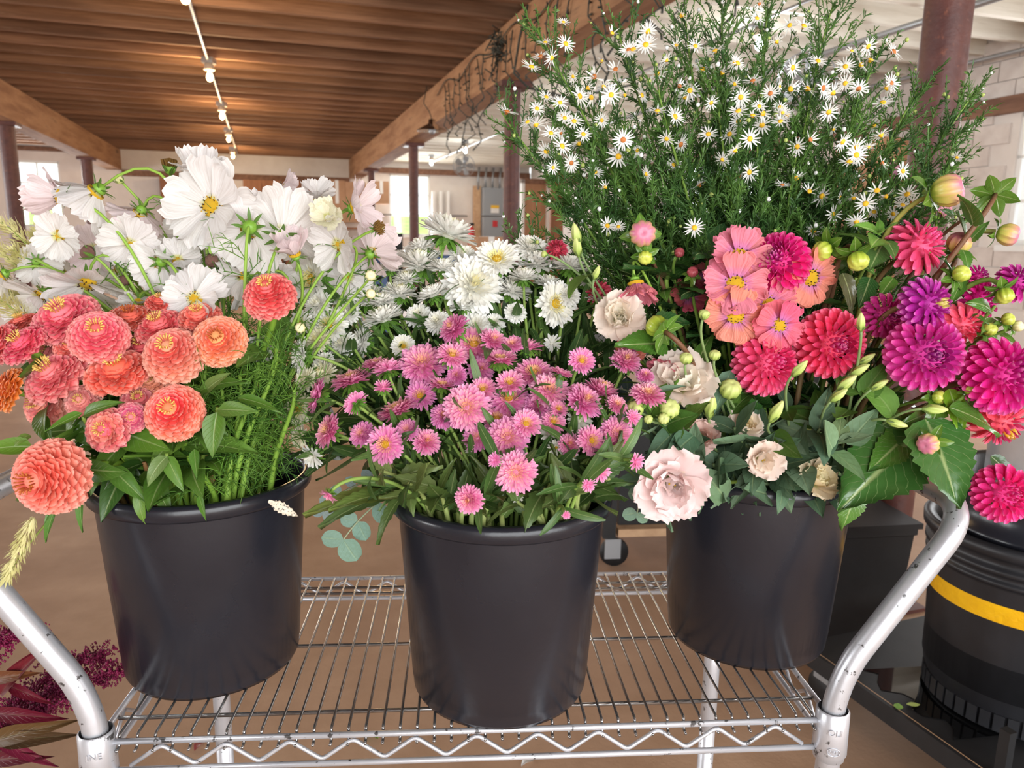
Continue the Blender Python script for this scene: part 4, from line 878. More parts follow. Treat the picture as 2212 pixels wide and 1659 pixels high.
def bud(p, dia, f, label, mat_, bk, nm='flower_bud', cat='bud', shape='c', sep=6, seplen=.6, sepcol=None, mouth=None, color=None, group=None, big=False, r=.0016, nod=.3, leaves=0, leafset_=None):
    R = dia / 2; f = fvec(f); mw = frame(p, f)
    s = Stem(nm, label, cat, group, np.array(p) - np.array(f) * R * (.9 if shape == 'c' else 1.6), f, bk, mouth, r * 1.2, nod, color or jit(S(138, 172, 72)), r)
    k_ = (shape, mat_)
    if k_ not in BUDM: BUDM[k_] = (BUDC if shape == 'c' else BUDL).mesh('bud_ball', mat_)
    b_ = s.add('bud_ball', BUDM[k_], mw @ SCL(R * 1.9, R * 1.9, R * 1.9), None)
    for k in range(sep):
        a = 2 * PI * k / sep
        s.add('sepal', DSEP if big else SEPAL, mw @ RZ(a) @ T(0, R * .25, -R * .92 if shape == 'c' else -R * 1.6) @ RX((.1 if big else .75) + random.uniform(-.25, .25)) @ SCL(R * 1.25 * (1 if big else 1.6) * seplen / .6, R * 1.25 * seplen / .6 * (1.0 if big else 1.5), R * 1.2), jit(sepcol or S(102, 150, 50), .1))
    if leaves: s.leaves(leafset_ or LZG, [random.uniform(.3, .85) for _ in range(leaves)], .055, .4)
    return s

# ================================================================ the flowers, one by one
ORD = ['first', 'second', 'third', 'fourth', 'fifth', 'sixth', 'seventh', 'eighth', 'ninth', 'tenth', 'eleventh', 'twelfth', 'thirteenth', 'fourteenth', 'fifteenth', 'sixteenth', 'seventeenth', 'eighteenth', 'nineteenth', 'twentieth', 'twenty-first', 'twenty-second', 'twenty-third', 'twenty-fourth', 'twenty-fifth', 'twenty-sixth', 'twenty-seventh', 'twenty-eighth', 'twenty-ninth', 'thirtieth']
def D(px, p): return px * depth(p) / FPX
UPF, FWD_ = (0, .8, .6), (0, .25, .97)
C_PINK, C_HOT, C_CORAL, C_RED, C_OR, C_PEACH, C_DUST = S(242, 126, 138), S(240, 98, 124), S(242, 122, 108), S(224, 102, 94), S(246, 150, 98), S(242, 164, 134), S(230, 132, 136)
# ---- zinnias: x, y, width px, facing, inner colour, outer colour, label, options
ZIN = [
 (140, 686, 150, (-.1, .78, .62), C_HOT, C_PINK, 'broad flat pink zinnia topping the coral cluster under the cosmos', dict(tall=.42, nr=8)),
 (50, 742, 112, (-.35, .7, .6), C_HOT, C_HOT, 'hot pink zinnia with yellow centre tucked below the broad flat pink one', dict(tall=.35, nr=6)),
 (46, 694, 78, (-.2, .9, .3), C_RED, C_CORAL, 'small coral red zinnia behind the broad flat pink one', dict(tall=.3, nr=5)),
 (4, 742, 96, (-.6, .4, .65), C_CORAL, C_PINK, 'coral zinnia cut off by the picture edge above the orange one', dict(tall=.5, nr=6)),
 (22, 842, 104, (-.75, .4, .55), C_OR, S(246, 160, 70), 'orange zinnia at the very edge of the picture', dict(tall=.6, nr=7)),
 (118, 810, 150, (-.3, .72, .6), C_PINK, S(242, 132, 134), 'wide salmon pink zinnia above two green leaves, tilted outward', dict(tall=.42, nr=8)),
 (98, 872, 112, (-.25, .3, .8), C_DUST, S(232, 146, 124), 'faded salmon zinnia half hidden under the wide salmon pink one', dict(tall=.5, nr=6)),
 (213, 726, 132, (.25, .62, .7), C_HOT, S(238, 110, 110), 'deep pink domed zinnia beside the broad flat one', dict(tall=.55, nr=8)),
 (280, 684, 104, (.1, .85, .4), S(206, 84, 64), S(222, 102, 84), 'dull coral zinnia with brown centre behind the front row', dict(tall=.3, nr=6, flo=1)),
 (346, 652, 66, (.1, .85, .4), C_RED, S(224, 96, 84), 'smallest red coral zinnia touching the yellow eyed cosmos', dict(tall=.4, nr=5)),
 (343, 702, 112, (-.1, .8, .5), S(230, 88, 96), S(236, 110, 112), 'rosy zinnia with a tall crest of yellow florets', dict(tall=.34, nr=6)),
 (376, 770, 132, (.05, .62, .75), S(240, 110, 106), S(240, 160, 126), 'tall peach domed zinnia in the middle of the cluster', dict(tall=.85, nr=9)),
 (430, 684, 100, (.0, .82, .5), C_CORAL, S(240, 120, 104), 'coral zinnia with pale yellow centre behind the orange peach dome', dict(tall=.4, nr=6)),
 (474, 736, 122, (.1, .5, .86), S(240, 116, 92), S(246, 158, 100), 'orange peach zinnia dome with a rusty crested centre', dict(tall=.55, nr=8, flo=1)),
 (253, 800, 146, (.0, .82, .5), C_CORAL, S(248, 110, 86), 'vivid coral orange flat zinnia with raised yellow centre', dict(tall=.35, nr=7)),
 (377, 891, 132, (.05, .5, .86), S(246, 64, 78), S(246, 140, 98), 'fiery red and orange round zinnia above the bucket stems', dict(tall=.65, nr=9)),
 (232, 928, 104, (-.05, .3, .9), S(236, 140, 120), S(228, 104, 120), 'crumpled dusty pink zinnia below the vivid coral flat one', dict(tall=.5, nr=6, mess=.8)),
 (284, 902, 72, (.3, .3, .8), S(206, 80, 128), S(230, 120, 130), 'little mauve pink zinnia pressed against the fiery round one', dict(tall=.4, nr=5, mess=.6)),
 (302, 866, 92, (.1, .6, .6), C_DUST, S(226, 110, 114), 'dusty coral zinnia hidden behind the fiery round one', dict(tall=.4, nr=5)),
 (114, 1030, 170, (-.22, .12, .96), S(246, 120, 104), S(246, 138, 116), 'largest peach coral ball zinnia leaning out below all the others', dict(tall=.8, nr=10, flo=1, leaves=1)),
 (583, 641, 118, (.0, .74, .66), S(240, 100, 102), S(242, 112, 112), 'lone coral pink zinnia standing apart among the cosmos stems', dict(tall=.75, nr=8)),
 (308, 750, 96, (.0, .6, .6), S(196, 62, 76), S(206, 84, 88), 'dark coral zinnia deep in the gap between the pink domes', dict(tall=.4, nr=5)),
 (176, 866, 78, (.1, .4, .8), S(232, 140, 136), S(236, 150, 140), 'pale pink zinnia peeping out under the wide salmon one', dict(tall=.4, nr=5)),
 (328, 824, 100, (.1, .5, .8), C_PEACH, S(236, 158, 128), 'pale peach zinnia directly under the tall peach dome', dict(tall=.5, nr=6)),
 (100, 762, 84, (.0, .6, .7), C_DUST, S(230, 130, 130), 'faded rose zinnia in shade under the broad flat pink one', dict(tall=.4, nr=5)),
 (150, 748, 70, (.2, .6, .7), C_RED, C_CORAL, 'coral zinnia sliver between the two hot pink blooms', dict(tall=.4, nr=5)),
]
ZY = {1: .83, 2: .9, 3: .84, 6: .85, 7: .835, 8: .88, 9: .9, 10: .87, 12: .88, 17: .81, 18: .84, 19: .745, 20: .86, 21: .87, 22: .84, 23: .86, 24: .87, 25: .85}
for i, (x, y, w, f, ci, co, l, o) in enumerate(ZIN):
    p = P(x, y, ZY.get(i, .775 + (1030 - y) * .00026)); mth = (-.75 + 1.1 * (x / 480) + .1, -.55 + .5 * (i % 3) / 2) if x < 500 else (.2, .0)
    zinnia(p, D(w, p), f, ci, co, l, mouth=mth, **o)
# ---- white cosmos: x, y, width px, facing, forward distance, label, options
WH, WP, WC = S(243, 240, 238), S(242, 226, 228), S(244, 242, 218)
COS = [
 (134, 424, 150, (-.95, .15, .15), .93, 'side view white cosmos pointing at the bright window', dict(cup=.75, col=WP, skip=(3,), nod=.2)),
 (210, 412, 176, (-.72, -.6, .1), .95, 'large drooping white cosmos on a hooked stem near the far post', dict(cup=.55, nod=.45)),
 (304, 456, 132, (-.55, -.7, -.3), .97, 'white cosmos seen from behind with pink edged petals near a small bud', dict(cup=.35, col=WP)),
 (462, 448, 212, (-.15, .3, .92), .96, 'largest white cosmos with a gold eye in the middle of the bunch', dict(cup=.35, pmw=1.15)),
 (434, 392, 150, (.1, .85, .35), 1.0, 'topmost white cosmos with two petals standing straight up', dict(cup=.85, disc=False)),
 (129, 508, 112, (-.05, -.25, .95), .94, 'white cosmos with yellow eye fanned downward beside the pale grass', dict(cup=.1, nod=.5)),
 (285, 524, 128, (.1, -.2, .95), .95, 'white cosmos with yellow eye between two wilted buds', dict(cup=.2)),
 (80, 566, 104, (-.3, -.3, -.85), .94, 'white cosmos showing its green back beside the grass plumes', dict(cup=.25, nod=.2)),
 (6, 592, 130, (-.7, -.4, .4), .92, 'white cosmos cut by the picture edge above the coral zinnias', dict(cup=.35)),
 (204, 538, 120, (.2, .0, .95), .99, 'white cosmos half hidden behind the dark wilted bud', dict(cup=.3, col=WP)),
 (188, 606, 186, (.0, -.75, .45), .92, 'wide white cosmos hanging face down just above the zinnias', dict(cup=.25, nod=.4)),
 (92, 634, 132, (-.4, -.6, .6), .92, 'white cosmos drooping over the broad flat pink zinnia', dict(cup=.3, nod=.4)),
 (348, 566, 140, (-.55, -.2, -.75), .94, 'white cosmos with green calyx turned away, beside a small yellow eyed one', dict(cup=.25)),
 (384, 566, 104, (.3, .75, .55), .95, 'white cosmos tilted up with its yellow eye half hidden', dict(cup=.35)),
 (424, 646, 150, (-.1, .3, .95), .9, 'wide open white cosmos with yellow eye right behind the zinnias', dict(cup=.08)),
 (540, 492, 190, (-.2, -.2, -.93), .93, 'large white cosmos seen from the back with a starry green calyx', dict(cup=.22, pmw=1.1, nod=.12)),
 (612, 508, 206, (.05, .45, -.8), .93, 'white cosmos from below with two tall petals over its calyx', dict(cup=.5, skip=(), disc=False, pmw=1.1)),
 (709, 472, 98, (.05, .3, .95), .94, 'creamy cupped cosmos with a bright yellow eye', dict(cup=.8, col=WC, pmw=1.2)),
 (736, 527, 136, (-.5, -.05, .86), .95, 'white cosmos with dark dotted eye near the curled petal', dict(cup=.2)),
 (762, 450, 130, (.85, .25, .2), .98, 'side view white cosmos pointing at the far cartons', dict(cup=.45, col=WP)),
 (800, 548, 130, (.3, .3, -.8), 1.0, 'blush white cosmos behind the dark dotted one', dict(cup=.3, col=WP)),
 (638, 552, 120, (-.15, .75, .4), .92, 'blush cupped cosmos on a straight stem above the lone zinnia', dict(cup=.85, col=WP)),
 (530, 598, 150, (-.75, -.3, .2), .94, 'white cosmos drooping sideways on a hooked stem above the orange dome', dict(cup=.4, nod=.45)),
 (604, 410, 96, (.75, .3, -.1), 1.02, 'small blush cosmos half open before the brown cupboards', dict(cup=1.0, col=WP, n=6)),
 (300, 652, 104, (.2, -.5, .6), .93, 'white cosmos petals showing just above the dull coral zinnia', dict(cup=.3)),
 (684, 430, 88, (.1, .6, .4), 1.03, 'white cosmos peeking up behind the creamy cupped one', dict(cup=.6)),
 (556, 742, 92, (.3, -.2, .8), .92, 'crumpled white cosmos beside the orange peach zinnia', dict(cup=.9)),
 (250, 574, 120, (-.2, -.4, .8), 1.0, 'white cosmos deep in the bunch under the small yellow eyed ones', dict(cup=.3)),
 (474, 556, 130, (.2, -.3, .8), 1.0, 'white cosmos in shade under the largest gold eyed one', dict(cup=.3)),
 (150, 586, 112, (-.3, -.3, .8), 1.0, 'white cosmos behind the face down one and grass', dict(cup=.3)),
 (690, 556, 130, (.2, -.2, .8), 1.02, 'white cosmos in shade between the blush one and white asters', dict(cup=.3)),
 (404, 512, 112, (.0, .0, .9), 1.03, 'white cosmos behind the dark wilted bud in the centre', dict(cup=.3)),
 (600, 610, 120, (.1, -.2, .9), .99, 'white cosmos directly behind the lone coral zinnia', dict(cup=.3)),
 (752, 600, 110, (.3, .2, .8), 1.03, 'white cosmos low behind the two pale round buds', dict(cup=.3)),
 (30, 640, 100, (-.4, -.3, .8), 1.0, 'white cosmos low behind the grass at the picture edge', dict(cup=.3)),
]
for i, (x, y, w, f, Y, l, o) in enumerate(COS):
    p = P(x, y, Y); o = dict(o); col = o.pop('col', WH)
    cosmos(p, D(w, p), f, l, col, mouth=(.15 + .7 * (x / 820), -.35 + .9 * ((i * 7) % 5) / 5), feather=16 if x > 380 else 6, **o)
p = P(815, 494, .93); s = cosmos(p, D(84, p), (.8, .25, .5), 'nearly bare cosmos head with one curled petal before the window', WP, cup=.1, skip=(0, 1, 2, 4, 5, 6, 7), disc=False, mouth=(.7, -.3), roll=1.9)
s.add('spent_florets', SPENT, frame(p, fvec((.8, .25, .5))) @ SCL(D(70, p), D(70, p), D(70, p)), None, None, 'stuff')
# ---- cosmos buds and spent heads
for x, y, w, f, Y, l, mt, sc_, nod in [
 (258, 388, 22, (-.3, .5, .4), .97, 'pale round cosmos bud arching over the hooked cosmos', 'budcream', None, .4),
 (234, 491, 26, (.6, .1, .7), .95, 'cream cosmos bud with spiky sepals below the hooked bloom', 'budcream', None, .3),
 (800, 596, 26, (.3, .4, .8), .9, 'upper of two pale round cosmos buds before the white asters', 'budcream', None, .1),
 (800, 635, 24, (.5, .2, .8), .9, 'lower of two pale round cosmos buds before the white asters', 'budcream', None, .1),
 (649, 708, 25, (.0, .1, .98), .89, 'yellow green cosmos bud facing out among crossing stems', 'budcream', None, .3),
 (430, 512, 24, (.2, .4, .6), .95, 'small green cosmos bud under the largest gold eyed bloom', 'budlime', None, .3),
 (190, 546, 34, (-.7, .5, .2), .9, 'dark wilted cosmos bud on a long slanting stem', 'wilt', None, .1),
 (458, 562, 32, (.3, -.6, .5), .92, 'dark withered cosmos bud hanging under the back view bloom', 'wilt', None, .4),
 (270, 606, 26, (.2, .3, .8), .95, 'brown spent cosmos bud in the middle of the white petals', 'wilt', None, .3),
 (372, 640, 20, (.3, .3, .8), .93, 'pale unopened cosmos bud above the smallest zinnia', 'budcream', None, .3)]:
    p = P(x, y, Y); bud(p, D(w, p), f, l, mt, 0, 'cosmos_bud', 'bud', 'c', 8, .6, S(92, 138, 48), mouth=(.1 + .7 * x / 820, -.2), group='cosmos buds in the first bucket', nod=nod)
p = P(367, 366, 1.0); s = bud(p, D(26, p), (.1, .95, .2), 'spent cosmos head with brown crown against the far wall', 'calyx', 0, 'cosmos_bud', 'bud', 'c', 8, .8, S(92, 138, 48), mouth=(.3, .2), group='cosmos buds in the first bucket')
s.add('spent_florets', SPENT, frame(p, fvec((.1, .95, .2))) @ T(0, 0, .005) @ SCL(D(72, p), D(72, p), D(72, p)), None, None, 'stuff')
# ---- leafy cosmos stalks without a bloom that fill the first bucket's side
for i in range(16):
    x = 440 + 13 * i; y = 752 + 90 * ((i * 5) % 4) / 3; p = P(x, y, .875 + .04 * (i % 3))
    s = Stem('cosmos_stalk', 'ferny green cosmos stalk ending below the white blooms, %s from the zinnias' % ORD[i], 'stalk', 'ferny cosmos stalks in the first bucket', p, fvec((.1 * (i % 3 - 1), .95, .1)), 0, (.05 + .055 * i, -.72 + .12 * (i % 4)), .0036, .2, jit(S(132, 170, 66)), .0022)
    plume_leaves(s, 46, .0, 1.0, .045)

# ---- china asters; labels built from how each is seen and which landmark it is next to
def view(f):
    n = math.sqrt(sum(q * q for q in f)); f = [q / n for q in f]
    if f[2] < -.1: return 'seen from behind'
    if f[2] > .72: return 'facing out'
    if f[0] < -.5: return 'turned toward the zinnias'
    if f[0] > .4: return 'turned toward the dahlias'
    return 'seen side-on'
LAB = set()
def auto(kind, x, y, w, f, marks, note=None):
    sz = 'large' if w >= 85 else 'medium' if w >= 60 else 'small' if w >= 42 else 'tiny'
    best = sorted(marks, key=lambda q: (q[0] - x) ** 2 + (q[1] - y) ** 2)
    for mk in best:
        dx, dy = x - mk[0], y - mk[1]
        if abs(dx) + abs(dy) < 12: continue
        wd = ('just above' if dy < 0 else 'just below') if abs(dy) > abs(dx) else ('left of' if dx < 0 else 'right of')
        l = ' '.join(filter(None, [sz, note, kind, view(f), wd, mk[2]]))
        if l not in LAB: LAB.add(l); return l
    raise SystemExit('label')
WMARK = [(967, 508, 'the tallest white aster'), (1020, 619, 'the biggest yellow-hearted white aster'), (1073, 561, 'the upright yellow-eyed white aster'), (1198, 656, 'the tilted yellow-eyed white aster'), (644, 881, 'the cream aster by the cosmos stems'), (711, 705, 'the yellow-eyed aster near the cosmos bud'), (800, 615, 'the two round cosmos buds'), (1245, 515, 'the long green lisianthus buds'), (983, 712, 'the topmost pink aster'), (871, 746, 'the small face-on white aster')]
WAS = [(967, 508, 118, (.3, .85, .25), 0, 'tallest white aster, tilted on its green collar before the far wall'), (911, 536, 66, (-.2, .85, .3), 1, 0), (906, 574, 112, (.02, .9, .3), 0, 'wide white aster seen side-on above leafy collar, left of the biggest'), (1073, 561, 94, (.05, .68, .72), 2, 'upright white aster with clear yellow eye beside the brown carton'), (1146, 540, 72, (.1, .7, .5), 1, 0), (1160, 572, 98, (.05, .88, .35), 1, 0), (1231, 578, 76, (.1, .9, .25), 1, 0), (1020, 619, 128, (.25, .35, .9), 0, 'biggest white aster with a yellow heart facing out'), (1107, 630, 78, (.2, .8, .35), 1, 0), (1198, 656, 96, (.55, .15, .8), 2, 'tilted oval white aster with yellow eye on a straight stem'), (1264, 611, 52, (.1, .9, .2), 1, 0), (863, 636, 74, (.1, .85, .3), 0, 0), (936, 638, 68, (-.35, .8, .4), 1, 0), (830, 690, 88, (-.3, .8, .4), 0, 0), (784, 742, 70, (-.7, .3, .35), 1, 0), (871, 748, 50, (.1, .4, .9), 2, 'small face-on white aster under the wide one'), (842, 582, 46, (0, .9, .3), 1, 0), (794, 648, 80, (-.2, .8, .4), 0, 0), (675, 604, 104, (-.55, .2, .8), 2, 'white aster with yellow eye squeezed between cosmos stems'), (757, 590, 84, (-.1, .7, .5), 0, 0), (711, 705, 84, (-.1, .6, .8), 2, 'white aster with yellow eye close to the open cosmos bud'), (655, 768, 72, (-.85, .1, .25), 1, 0), (700, 812, 70, (-.5, .6, .5), 0, 0), (645, 882, 74, (-.1, .2, .97), 2, 'cream white aster with lemon eye beside the ferny stems'), (663, 820, 52, (-.5, .3, .7), 1, 0), (738, 746, 62, (-.1, .5, .8), 1, 0), (700, 784, 48, (-.3, .6, .6), 1, 0), (649, 944, 46, (-.6, .2, .7), 1, 0), (676, 984, 56, (-.3, -.2, .8), 3, 0), (1028, 708, 68, (0, .5, .8), 1, 0), (946, 698, 54, (-.2, .6, .7), 1, 0), (1113, 677, 46, (.1, .5, .8), 1, 0), (1192, 742, 40, (.1, .4, .9), 3, 0), (1227, 640, 50, (.2, .5, .8), 1, 0), (999, 556, 60, (.1, .7, .5), 1, 0), (1068, 700, 44, (.0, .5, .8), 1, 0), (690, 660, 60, (-.3, .6, .7), 1, 0), (750, 680, 60, (-.2, .6, .6), 1, 0), (880, 606, 62, (-.1, .9, .3), 0, 0), (958, 582, 66, (.1, .9, .3), 1, 0), (1000, 664, 60, (-.1, .9, .3), 0, 0), (1062, 616, 60, (.1, .9, .3), 1, 0), (1132, 602, 66, (.0, .9, .3), 0, 0), (1184, 616, 60, (.2, .9, .3), 1, 0), (756, 640, 66, (-.2, .9, .3), 0, 0), (728, 640, 56, (-.3, .8, .5), 1, 0), (822, 655, 64, (-.1, .9, .3), 0, 0), (905, 684, 56, (-.1, .6, .7), 1, 0), (690, 736, 62, (-.4, .5, .7), 0, 0), (1290, 648, 50, (.2, .8, .4), 1, 0), (724, 800, 56, (-.4, .6, .6), 1, 0), (650, 700, 56, (-.3, .4, .8), 2, 0)]
for i, (x, y, w, f, v, l) in enumerate(WAS):
    if f[1] > .75 and f[2] < .45: f = (f[0], f[1], .0 + .1 * (i % 3))
    Y = .975 + (750 - y) * .00036 if y < 750 else .95; Y += .012 * (i % 3)
    if x < 720: Y -= .03
    p = P(x, y, Y); lb = l or auto('white aster', x, y, w, f, WMARK)
    aster(p, D(w * 1.12, p), f, lb, 'w', v, 1, (max(-.8, min(.8, (x - 1000) / 330)), .2 + .5 * ((i * 3) % 4) / 4), 5, (1, 1, 1, 1) if 'cream' not in lb else (1, .98, .84, 1), 'white asters in the middle bucket')
PMARK = [(983, 712, 'the topmost tilted pink aster'), (913, 789, 'the wide pink aster with golden centre'), (1008, 881, 'the big face-on pink aster'), (833, 960, 'the lopsided two-tone pink aster'), (711, 932, 'the outermost pink aster'), (1097, 945, 'the round mid-pink aster'), (1114, 1020, 'the lowest big pink aster'), (1256, 779, 'the lone pale pink aster by white stems'), (1186, 844, 'the domed pink aster with orange centre'), (1330, 938, 'the pink aster beside the lisianthus bud'), (1252, 909, 'the white semi-double aster'), (1014, 1077, 'the pink aster resting on the rim leaves')]
PAS = [(983, 712, 70, (-.6, .55, .5), 1, 'topmost pink aster, tilted, rising before the white asters'), (1024, 746, 96, (0, .78, .55), 2, 0), (1064, 738, 58, (.3, .6, .5), 1, 0), (976, 768, 70, (.25, .75, .45), 2, 0), (913, 789, 102, (-.02, .7, .68), 0, 'wide pink aster with golden centre, uppermost of the middle row'), (814, 789, 60, (-.1, .9, .3), 0, 0), (838, 800, 66, (-.25, .75, -.3), 1, 0), (760, 824, 88, (-.25, .85, .3), 0, 0), (688, 856, 76, (-.88, .3, .2), 0, 0), (770, 872, 56, (-.6, .35, -.5), 1, 0), (712, 932, 76, (-.7, .42, .5), 0, 'outermost pink aster stretching toward the cosmos stems'), (858, 890, 88, (-.35, .85, .3), 0, 0), (833, 960, 84, (-.2, .3, .92), 2, 'lopsided two-tone pink aster with orange heart'), (920, 956, 62, (.3, .55, .6), 1, 0), (783, 938, 56, (-.3, .5, .7), 0, 0), (828, 838, 44, (.1, .8, .4), 4, 0), (908, 856, 68, (-.1, .6, .7), 2, 0), (955, 833, 58, (.1, .85, .35), 3, 0), (1008, 881, 98, (0, .36, .93), 0, 'big pink aster turned fully face-on in the centre'), (1141, 752, 64, (.05, .85, .35), 4, 0), (1107, 746, 50, (-.1, .7, .5), 0, 0), (1080, 778, 76, (.05, .88, .35), 3, 0), (1038, 799, 58, (.2, .4, .7), 1, 0), (987, 812, 46, (-.1, .4, .8), 1, 0), (1256, 780, 60, (.2, .5, .8), 3, 'lone pale pink aster with yellow eye before the white aster stems'), (1152, 806, 84, (0, .8, .45), 2, 0), (1186, 845, 84, (.08, .68, .7), 0, 'domed pink aster with orange centre, right of the big one'), (1101, 828, 62, (0, .75, .55), 3, 0), (1099, 862, 88, (0, .74, .6), 2, 0), (1043, 842, 58, (.0, .7, .6), 3, 0), (1212, 808, 50, (.3, .85, .2), 3, 0), (1072, 905, 68, (0, .8, .45), 2, 0), (1097, 945, 88, (-.02, .4, .92), 0, 'round mid-pink aster facing out below the centre'), (1136, 916, 66, (.2, .6, .7), 3, 0), (1195, 912, 56, (.2, .6, .6), 2, 0), (1206, 884, 42, (.2, .6, .6), 3, 0), (1260, 872, 82, (.4, .7, .5), 1, 0), (1297, 848, 80, (.3, .82, .3), 1, 0), (1249, 850, 48, (.1, .6, .6), 1, 0), (1331, 876, 50, (.3, .7, .5), 0, 0), (1330, 938, 76, (.15, .42, .9), 0, 'pink aster facing out beside the round lisianthus bud'), (1277, 952, 66, (.42, .35, .82), 2, 0), (1399, 855, 76, (.05, .85, .4), 0, 0), (1351, 783, 66, (.1, .7, .5), 1, 0), (1393, 814, 40, (.1, .7, .5), 1, 0), (1366, 902, 40, (.4, .3, .8), 4, 0), (1114, 1020, 90, (-.02, .2, .97), 0, 'lowest big pink aster facing out over the bucket rim'), (1015, 1078, 64, (-.3, .1, .93), 1, 'pink aster resting on the rim leaves of the middle bucket'), (1070, 994, 34, (-.3, .3, .8), 4, 0), (1297, 1020, 46, (.4, .1, .8), 4, 0), (1270, 1048, 34, (.2, -.1, .9), 4, 0), (1373, 997, 42, (.5, .0, .8), 4, 0), (1031, 947, 60, (0, .5, .8), 0, 0), (1223, 1112, 20, (.1, .0, .9), 4, 0), (711, 1068, 42, (-.5, -.7, .4), 4, 0), (1160, 880, 60, (.1, .5, .7), 1, 0), (960, 900, 60, (-.1, .5, .7), 1, 0), (880, 930, 50, (-.1, .5, .7), 0, 0), (1230, 960, 50, (.1, .4, .8), 1, 0)]
for i, (x, y, w, f, v, l) in enumerate(PAS):
    if f[1] > .75 and f[2] < .4: f = (f[0], f[1], f[2] - .22)
    p = P(x, y, .775 + (1080 - y) * .00046 + .012 * ((i * 5) % 3) - (.05 if y > 985 else .015)); tint = (1, 1, 1, 1) if i % 4 else (.96, .9, 1.0, 1)
    if i in (14, 16, 22, 23, 52, 55, 56, 57): tint = (.86, .74, .92, 1)
    aster(p, D(w * 1.08, p), f, l or auto('pink aster', x, y, w, f, PMARK), 'p', v, 1, (max(-.85, min(.85, (x - 1060) / 300)), -.75 + .9 * (1080 - y) / 400), 4, tint, 'pink asters in the middle bucket')
for x, y, w, f, v, l in [(1252, 909, 64, (.1, .5, .8), 3, 'white semi-double aster among the pink ones near the dahlias'), (1187, 938, 52, (-.05, .75, .6), 3, 'sparse white aster with few petals amid pink ones'), (1201, 967, 42, (.1, .4, .9), 3, 'little white aster with yellow middle under the sparse one'), (1240, 986, 22, (.1, .4, .9), 3, 'tiny white aster bud near the leafy rim'), (1119, 1074, 30, (.0, .3, .9), 3, 'tiny white aster below the lowest big pink one'), (966, 926, 34, (0, .9, .3), 3, 'cream half open aster bud right of the two-tone pink one'), (1017, 977, 28, (0, .8, .4), 3, 'small cream aster bud above the rim leaves')]:
    p = P(x, y, .80 + (1080 - y) * .00046); aster(p, D(w, p), f, l, 'w', v, 1, ((x - 1060) / 300, -.6), 3, (1, .99, .93, 1), 'white asters in the middle bucket', disc=(w < 36 or 'middle' in l))
# leafy aster side shoots that line the rim of the middle bucket
for i in range(26):
    a = -2.9 + 2.75 * i / 25; x = 812 + 515 * (i + .5) / 26; y = 1082 + 18 * math.sin((i * 1.7)) - 30 * abs(i - 12.5) / 12.5 - (36 if i % 4 == 0 else 0); p = P(x, y, .795 + .03 * (i % 3))
    s = Stem('aster_shoot', 'leafy aster shoot over the middle rim, %s from the eucalyptus side' % ORD[i], 'shoot', 'leafy aster shoots at the middle rim', p, fvec((math.cos(a) * .9, .55, .5)), 1, (math.cos(a), math.sin(a)), .003, .2, jit(S(150, 164, 96)), .0018)
    s.leaves(LB, [.2, .5, .75, .95], .055, .65, 1.25, [S(84, 116, 54), S(104, 134, 66), S(70, 100, 48), S(122, 146, 76)])
p = P(742, 1080, .8); s = Stem('aster_shoot', 'aster shoot with a yellow-edged lobed leaf jutting beyond the rim', 'shoot', None, p, fvec((-.9, .1, .5)), 1, (-.9, -.4), .003, .2)
for d, L_, c_ in (((-1, -.3, .05), .1, S(136, 158, 76)), ((-.8, -.2, -.15), .09, S(104, 134, 74)), ((-.6, -.6, .2), .08, S(120, 150, 70))): s.add('leaf', LB[0], leafmw(p + np.array([.05, .02, .0]), d, (0, -.3, 1), L_, 1.1), c_)

# dark narrow-leaved shoots that fill the middle bucket between the blooms
FS = [(660, 720), (690, 800), (700, 900), (700, 960), (740, 700), (760, 780), (780, 640), (820, 720), (860, 690), (900, 640), (910, 720), (950, 670), (985, 610), (1000, 680), (1050, 650), (1090, 690), (1100, 610), (1140, 650), (1150, 720), (1190, 700), (1215, 640), (1240, 720), (1265, 660), (1290, 760), (740, 860), (1320, 820), (800, 880), (1120, 780), (1010, 780), (900, 800), (1220, 800), (1300, 900)]
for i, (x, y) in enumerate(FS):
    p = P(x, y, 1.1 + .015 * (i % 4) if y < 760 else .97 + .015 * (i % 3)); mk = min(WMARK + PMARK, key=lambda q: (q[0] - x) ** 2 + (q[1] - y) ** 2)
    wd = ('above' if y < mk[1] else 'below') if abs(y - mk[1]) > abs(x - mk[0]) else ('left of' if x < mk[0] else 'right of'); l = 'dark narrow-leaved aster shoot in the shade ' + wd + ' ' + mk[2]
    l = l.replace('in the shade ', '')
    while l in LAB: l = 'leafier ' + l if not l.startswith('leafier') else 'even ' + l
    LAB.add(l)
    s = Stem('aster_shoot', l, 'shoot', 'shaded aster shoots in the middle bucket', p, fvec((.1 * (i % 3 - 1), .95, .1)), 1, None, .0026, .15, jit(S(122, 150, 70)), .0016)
    s.leaves(LA, [.15 + .083 * k for k in range(11)], .062, .8, 1.25, [S(62, 98, 44), S(74, 112, 50), S(54, 88, 42)], pair=True)

